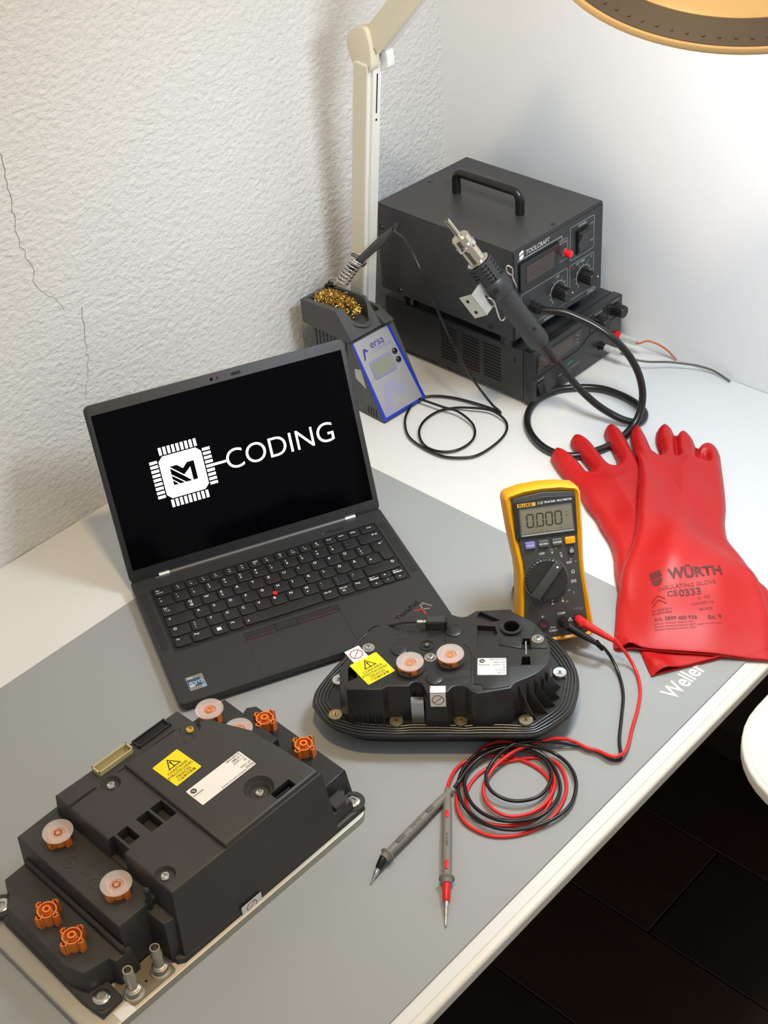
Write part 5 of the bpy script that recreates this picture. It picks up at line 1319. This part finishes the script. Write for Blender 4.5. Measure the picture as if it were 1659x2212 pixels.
def build_gun_holder():
    t = thing('gun_holder', 'bent steel plate with wire clips gripping the hot air gun', 'holder', GUN)
    k = GK
    # camera-left of the gun is local direction q
    vw = (GUN.inverted().to_3x3() @ Vector((-.66, .73, -.1)))   # image right in local space
    vw.z = 0; rgt = vw.normalized(); lft = -rgt
    a0 = math.atan2(lft.y, lft.x); ang = a0*.48         # between camera-left and the viewer
    sgn = 1 if a0 > 0 else -1
    R = RZ(ang); R2 = RZ(a0)
    # plate behind the guard reaching left then bent toward the viewer
    m = MB(); m.box(.0150*k, .0420*k, -.0006*k, .0006*k, .086*k, .120*k, M=R); m.out('plate', M_STEEL, t)
    m = MB(); m.box(.0410*k, .0420*k, min(0, sgn*.022)*k, max(0, sgn*.022)*k, .086*k, .120*k, M=R); pl = m.out('bent_flange', mat('pale_steel', srgb(206, 204, 198), .4, .5), t)
    for z in (.094, .112):
        m = MB(); m.disc(0, 0, 0, .0024*k, .0004, 14, M=R @ T(.0420*k, sgn*.0130*k, z*k) @ RY(PI/2)); m.out('mounting_hole', M_DARKHOLE, pl)
    m = MB(); m.box(.0120*k, .0330*k, min(-sgn*.0205, -sgn*.0213)*k, max(-sgn*.0205, -sgn*.0213)*k, .101*k, .121*k, M=R2); tg = m.out('tongue', M_STEEL, t)
    tri = [(-.0055, -.005), (.0055, -.005), (0, .005)]
    Mt = R2 @ frame((.0200*k, -sgn*.0215*k, .1100*k), (0, 0, 1), (sgn*1., 0, 0))
    m = MB(); m.box(-.0080, .0080, -.0068, .0068, 0, .0002, M=Mt); wl = m.out('warning_label', M_BLACKPRINT, t)
    m = MB(); m.loft([[(p[0], p[1], .0003) for p in tri], [(p[0], p[1], .0003) for p in offset_poly(tri, -.0008)]], Mt, caps=(False, False)); m.out('warning_triangle', M_YELLOWLABEL, wl)
    # wire clips
    def clip(pts):
        m = MB(); m.tube(spline([R2 @ Vector((a*k, -sgn*b*k, c*k)) for a, b, c in pts], 6), .0011*k, 9); m.out('wire_clip', M_CHROME, t, angle=60)
    clip([(.030, .0140, .1215), (.0240, .0150, .1180), (.0190, .0175, .1110), (.0165, .0195, .1070), (.0125, .0215, .1080), (.0105, .0220, .1125), (.0115, .0215, .1180), (.0150, .0200, .1290), (.0185, .0170, .1400), (.0185, .0140, .1450), (.0150, .0130, .1460), (.0120, .0130, .1430)])
    clip([(-.0190, .0000, .1240), (-.0215, .0040, .1150), (-.0235, .0060, .1080), (-.0275, .0080, .1020), (-.0300, .0085, .0960), (-.0275, .0085, .0905), (-.0235, .0085, .0930), (-.0225, .0080, .0985), (-.0240, .0060, .1050)])
build_gun_holder()

# ------------------------------------------------------------------ soldering station, iron, brass wool
def build_ersa():
    A = Vector((.3681, .1647, 0)); G = T(A.x, A.y, .0002) @ RZ(3.0901)
    t = thing('soldering_station', 'grey soldering station with blue framed sloping front panel', 'soldering station', G)
    W = .0795
    # body: sloped front, local y goes back
    prof = [(0, 0), (.137, 0), (.133, .105), (.055, .105)]
    b = MB(); b.loft([[(0, y, z) for y, z in prof], [(.0025, y, z) for y, z in prof], [(W-.004, y, z) for y, z in prof]] if False else [[(x, y, z) for y, z in prof] for x in (0, W)], bev=.0012)
    body = b.out('body', M_ERSABODY, t)
    # vertical grooves high on the left side and at the lower front
    for k in range(9):
        y = .124-k*.0075
        m = MB(); m.box(-.0003, .0004, y, y+.0022, .050, .103); m.out('vent_groove', M_DARKHOLE, body)
    for k in range(4):
        y = .0300-k*.0052
        m = MB(); m.box(-.0003, .0004, y, y+.0016, .004, .017); m.out('vent_groove', M_DARKHOLE, body)
    # clear sticker stub
    m = MB(); m.loft([[(-.0004, y, z) for y, z in ((.040, .070), (.052, .067), (.051, .053), (.032, .044))], [(.0002, y, z) for y, z in ((.040, .070), (.052, .067), (.051, .053), (.032, .044))]]); m.out('side_sticker', mat('pale_grey_sticker', srgb(186, 188, 188), .4), body)
    # sloped front panel frame: local panel axes
    sl = math.atan2(.102, .055); Lp = math.hypot(.102, .055)
    P = frame((0, .0012, .003), (1, 0, 0), (0, .055, .102))   # normal = x cross slope -> faces -y,+z
    m = MB(); m.topbev([(0, 0), (W, 0), (W-.010, Lp-.002), (.001, Lp-.002)], -.001, .0016, .0006); fr = m.out('panel_frame', M_BLUE, t, P)
    ip = [(.0042, .004), (W-.0060, .004), (W-.0145, Lp-.002), (.0030, Lp-.002)]
    m = MB(); m.topbev(ip, .0012, .0022, .0003); pn = m.out('panel', M_PANEL, t, P)
    z = .0023
    txt(pn, 'ersa', .0150, M_BLUEPRINT, T(.0260, Lp-.0150, z), bold=.004)
    txt(pn, 'i-CON PICO', .0074, M_BLUELIGHT, T(.0265, Lp-.0240, z), bold=-.004, wide=.86)
    ch = lambda s_, x, y: [(x+a*s_, y+b_*s_) for a, b_ in ((0, 0), (.36, 0), (.80, 1.0), (1.35, .82), (1.75, 1.05), (.92, 1.72), (.55, 1.62))]
    m = MB(); m.prism([(.0085, Lp-.0300), (.0110, Lp-.0296), (.0150, Lp-.0190), (.0185, Lp-.0215), (.0200, Lp-.0195), (.0150, Lp-.0145), (.0125, Lp-.0160)], z, z+.0001); m.out('chevron', M_BLUEPRINT, pn)
    m = MB(); m.prism([(.0060, .0050), (.0200, .0050), (.0290, .0330), (.0470, .0200), (.0545, .0290), (.0330, .0480), (.0200, .0430)], z, z+.0001); m.out('large_chevron', mat('ghost_chevron', srgb(160, 162, 192), .4, .2), pn)
    # display window
    wd = rrect(.0130, .0530, Lp-.0600, Lp-.0345, .003, 3)
    m = MB(); m.topbev(wd, z, z+.0012, .0004); df = m.out('display_frame', mat('lilac_frame', srgb(132, 136, 190), .4), pn)
    m = MB(); m.prism(rrect(.0150, .0510, Lp-.0580, Lp-.0365, .001, 2), z+.0012, z+.0014); m.out('display', mat('green_grey_lcd', srgb(138, 144, 128), .25), df)
    for x, y in ((.0600, Lp-.0375), (.0605, Lp-.0500)):
        m = MB(); m.lathe([(0, 0), (.0042, 0), (.0040, .0016), (.0028, .0026), (0, .0030)], T(x, y, z), 22); m.out('button', M_KNOB, pn)
    # tip tray and tool rest on top
    zt = .1055
    lf = [(-.003, .148, .1065), (-.003, .148, .141), (-.003, .078, .147), (-.003, .050, .1135), (-.003, .056, .1065)]
    def sec(x, tall): 
        return [(x, .148, .1065), (x, .148, .141 if tall else .122), (x, .076, .147 if tall else .124), (x, .048 if not tall else .050, .1120), (x, .056, .1065)]
    m = MB(); m.loft([sec(-.003, 1), sec(-.001, 1), sec(.052, 1), sec(.058, 0), sec(.074, 0)]); tr = m.out('tip_tray', M_GREYSILICONE, t)
    c = MB(); c.prism([(.004, .142), (.046, .142), (.049, .096), (.047, .070), (.038, .058), (.026, .056), (.014, .064), (.006, .084)], .118, .20)
    c.prism(rrect(.0600, .0695, .070, .140, .002, 2), .114, .20)
    boolcut(tr, c)
    m = MB(); m.tube(spline([(.050, .100, .1335), (.0505, .080, .1330), (.047, .066, .1260), (.038, .055, .1215), (.026, .0525, .1215), (.013, .060, .1260)], 5), .0022, 8); m.out('tray_lip', M_GREYSILICONE, tr)
    m = MB(); m.cyl((.0645, .080, .1150), (.0645, .100, .1150), .0030, n=14); m.out('spare_tip', M_CHROME, tr)
    # spring holder
    Gi = G.inverted()
    s0, s1 = Gi @ Vector((.3260, .0620, .1640)), Gi @ Vector((.3085, .0800, .1985))
    d = (s1-s0).normalized(); u = d.orthogonal().normalized(); v = d.cross(u); Ls = (s1-s0).length
    hx = []
    for k in range(9*14+1):
        q = k/14; r = .0080 if q < 6.2 else (.0080+.0040*min(1, (q-6.2)/.8)); w_ = min(q/6.2, 1.)*.80+max(0, q-6.2)/2.8*.20
        hx.append(s0+d*(Ls*w_)+(u*math.cos(2*PI*q)+v*math.sin(2*PI*q))*r)
    m = MB(); m.tube(hx, .0012, 7); m.out('holder_spring', M_CHROME, t, angle=60)
    m = MB(); m.tube(spline([hx[0], hx[0]+Vector((-.006, .004, .004)), Vector((.046, .143, .150)), Vector((.046, .141, .138))], 5), .0012, 7); m.out('spring_wire', M_CHROME, t, angle=60)
    m = MB(); m.box(.040, .052, .136, .147, .138, .1455, bev=.001); m.out('spring_socket', M_KNOB, t)
    # brass wool
    rnd = random.Random(3); w_ = MB()
    for k in range(330):
        for _ in range(50):
            x, y = rnd.uniform(.005, .046), rnd.uniform(.066, .140)
            if ((x-.026)/.0225)**2+((y-.106)/.0385)**2 < 1: break
        dome = 1-((x-.026)/.023)**2-((y-.106)/.044)**2
        zc = .128+.019*max(0, dome)*rnd.uniform(.4, 1.0)+.006*(y-.07)/.07
        q = Vector((x, y, zc)); a = rnd.uniform(0, 6.28); r = rnd.uniform(.0014, .0034); pts = []
        tilt = Euler((rnd.uniform(-1.2, 1.2), rnd.uniform(-1.2, 1.2), a)).to_matrix()
        for i in range(9): pts.append(q+tilt @ Vector((r*math.cos(i*.85), r*math.sin(i*.85), i*.0005)))
        w_.tube(pts, .00042, 4)
    o = w_.out('brass_wool', M_BRASS, None, G, angle=60)
    tag(o, 'tangled golden brass wool in the tip tray', 'brass wool', kind='stuff')
    return G
ERSA = build_ersa()

def build_iron():
    t = thing('soldering_iron', 'dark grey soldering iron resting in the spring holder, with thin black cord', 'soldering iron', None)
    a, b = Vector((.3110, .0775, .1900)), Vector((.2780, .1180, .2385))
    d = (b-a).normalized(); L = (b-a).length
    m = MB(); m.lathe([(0, -.016), (.0030, -.014), (.0052, -.004), (.0056, .004), (.0050, L*.20), (.0056, L*.45), (.0058, L*.65), (.0044, L*.88), (.0034, L), (0, L)], along(a, b), 24); m.out('grip', mat('iron_grip', srgb(56, 57, 58), .5), t)
    m = MB(); m.lathe([(0, 0), (.0011, .001), (.0020, .020), (.0020, .034), (0, .034)], along(a-d*.046, b), 14); m.out('tip', M_CHROME, t)
    P = [Vector(q) for q in IRONCORD]
    P = [b-d*.002, b+d*.006+Vector((0, 0, .002))]+P[1:]
    m = MB(); m.tube(spline(P, 6), .0017, 8); m.out('cord', M_BLACKCABLE, t, angle=60)
    m = MB(); m.tube([b-d*.002, b+d*.007+Vector((0, 0, .0018)), P[2].lerp(b+d*.008, .5)], lambda u: .0030-.0010*u, 10); m.out('strain_relief', M_KNOB, t)
build_iron()

# ------------------------------------------------------------------ magnifier lamp
def build_lamp():
    B = Vector((.277, .034, 0)); E = Vector((.2700, .0935, .4700))
    t = thing('magnifier_lamp', 'white jointed magnifier lamp standing between wall and instruments', 'lamp', T(*B))
    el = E-B
    zz = (Vector((.2805, .0915, .452))-B).normalized()
    Mm = frame((0, 0, 0), (1, 0, 0), zz.cross(Vector((1, 0, 0)))); Lm = .458
    # mast: pale cover plate, recessed web and white channel
    m = MB(); m.box(.0100, .0128, -.0115, .0115, .008, Lm, bev=.0006); ma = m.out('mast_cover', M_LAMPCOVER, t, Mm)
    m = MB(); m.box(.0010, .0100, -.0100, .0075, .008, Lm); m.out('mast_web', M_LAMPWHITE, t, Mm)
    m = MB(); m.box(-.0140, .0010, -.0115, .0118, .008, Lm, bev=.0006); mc = m.out('mast_channel', M_LAMPWHITE, t, Mm)
    m = MB(); m.box(-.0072, -.0052, .0117, .0121, Lm-.066, Lm-.014); m.disc(0, 0, 0, .0016, .0005, 12, M=T(-.0062, .0117, Lm-.075) @ RX(-PI/2)); m.out('mast_slot', M_DARKHOLE, mc)
    m = MB(); m.lathe([(0, 0), (.026, 0), (.026, .006), (.016, .012), (0, .012)], T(-.004, 0, 0), 28); m.out('mast_foot', M_LAMPGREY, t)
    nrm = Vector((1, 0, 0))
    up1 = Vector((0, .70, .714)).normalized()
    elbow2 = el+up1*.34
    hn = Vector((.2, .2, 1)).normalized()
    head = Vector((.427, .666, .711))-B
    G = frame(el, (0, 1, 0), (0, 0, 1))
    ch = [(p.x, p.y) for p in spline([(a/1000, b/1000, 0) for a, b in ((-27, 6), (-20, 20), (-6, 27), (6, 27), (11, 14), (13, -6), (11, -22), (-1, -30), (-13, -27), (-23, -12))], 4, True)]
    m = MB(); m.topbev(ch, .0, .0150, .0015, G); m.out('elbow_cheek', M_LAMPCOVER, t)
    m = MB(); m.lathe([(0, -.018), (.017, -.018), (.017, -.0002), (0, -.0002)], G @ T(-.004, -.002, 0), 28); m.out('elbow_drum', M_LAMPGREY, t)
    m = MB(); m.topbev([(p[0]*.8+.012, p[1]*.55-.012) for p in ch], -.016, -.004, .001, G); m.out('elbow_cheek', M_LAMPWHITE, t)
    def bar(p, q, x0, x1, h0, h1, name, mm_=M_LAMPWHITE):
        d = (q-p).normalized(); M = frame(p, nrm, d.cross(nrm)); L = (q-p).length
        b = MB(); b.box(x0, x1, h0, h1, 0, L, bev=.0006, M=M); b.out(name, mm_, t)
    # cross axis points down-right of the arm
    bar(el+up1*.012, elbow2, .0060, .0090, -.0165, .0165, 'upper_arm_cover', M_LAMPCOVER)
    bar(el+up1*.012, elbow2, -.0020, .0060, -.0150, .0120, 'upper_arm_web')
    bar(el+up1*.012, elbow2, -.0150, -.0020, -.0165, .0165, 'upper_arm_channel')
    m = MB(); m.topbev(ch, -.014, .014, .002, frame(elbow2, (0, 1, 0), (0, 0, 1))); m.out('elbow_joint', M_LAMPWHITE, t)
    neck = head+hn*.10
    fd = (neck-elbow2).normalized(); fx = fd.cross(Vector((0, 0, 1))).normalized()
    b = MB(); b.box(-.013, .013, -.012, .012, 0, (neck-elbow2).length, bev=.0012, M=frame(elbow2, fx, fd.cross(fx))); b.out('fore_arm', M_LAMPWHITE, t)
    m = MB(); m.cyl(head+hn*.03, neck+hn*.012, .014); m.out('neck', M_LAMPWHITE, t)
    # head: pale rim, dark perforated band, shallow stepped cover
    Rr = .150
    H = along(head, head+hn)
    warm_lit = mat('warm_lit_lamp_plastic', srgb(226, 194, 138), .3, coat=.3)  # white head, warm ceiling light painted into its colour
    m = MB(); m.lathe([(Rr-.010, -.002), (Rr-.003, -.002), (Rr, .0000), (Rr, .0022), (Rr-.0012, .0042), (Rr-.0030, .0048), (Rr-.0040, .0044), (Rr-.010, .002)], H, 96); m.out('head_rim', warm_lit, t)
    m = MB(); m.lathe([(Rr-.0036, .003), (Rr-.0040, .0050), (Rr-.0270, .0120), (Rr-.0285, .0114), (Rr-.0285, .006)], H, 96); bd = m.out('vent_band', mat('lamp_vent_grey', srgb(88, 80, 72), .5), t)
    dm = MB(); dm.disc(0, 0, 0, .0015, .0007, 8); dme = dm.mesh('vent_dot')
    for k in range(72):
        put('vent_dot', dme, MATS['lamp_vent_grey'], bd, H @ RZ(2*PI*k/72) @ T(Rr-.0110, 0, .0072) @ RY(math.radians(16)))
    m = MB(); m.lathe([(Rr-.0280, .008), (Rr-.0284, .0124), (Rr-.034, .0150), (Rr-.060, .0205), (Rr-.0635, .0215), (Rr-.067, .0255), (Rr-.073, .0275), (.020, .0315), (0, .0315)], H, 96); m.out('head_cover', warm_lit, t)
    m = MB(); m.lathe([(0, .0015), (Rr-.008, .0015), (Rr-.008, .003), (0, .003)], H, 64); m.out('head_underside', M_LAMPWHITE, t)
    m = MB(); m.lathe([(.085, .0), (Rr-.012, .0), (Rr-.012, .001), (.085, .001), (.085, .0)], H, 64); m.out('led_ring', M_LED, t)
    ld = bpy.data.lights.new('led_light', 'AREA'); ld.shape = 'DISK'; ld.size = .20; ld.energy = LED_POWER; ld.color = (.80, .91, 1.0)
    lo = bpy.data.objects.new('led_light', ld); COL.objects.link(lo); lo.parent = t; lo.matrix_local = along(head-hn*.003, head)
LED_POWER = 4.1
build_lamp()
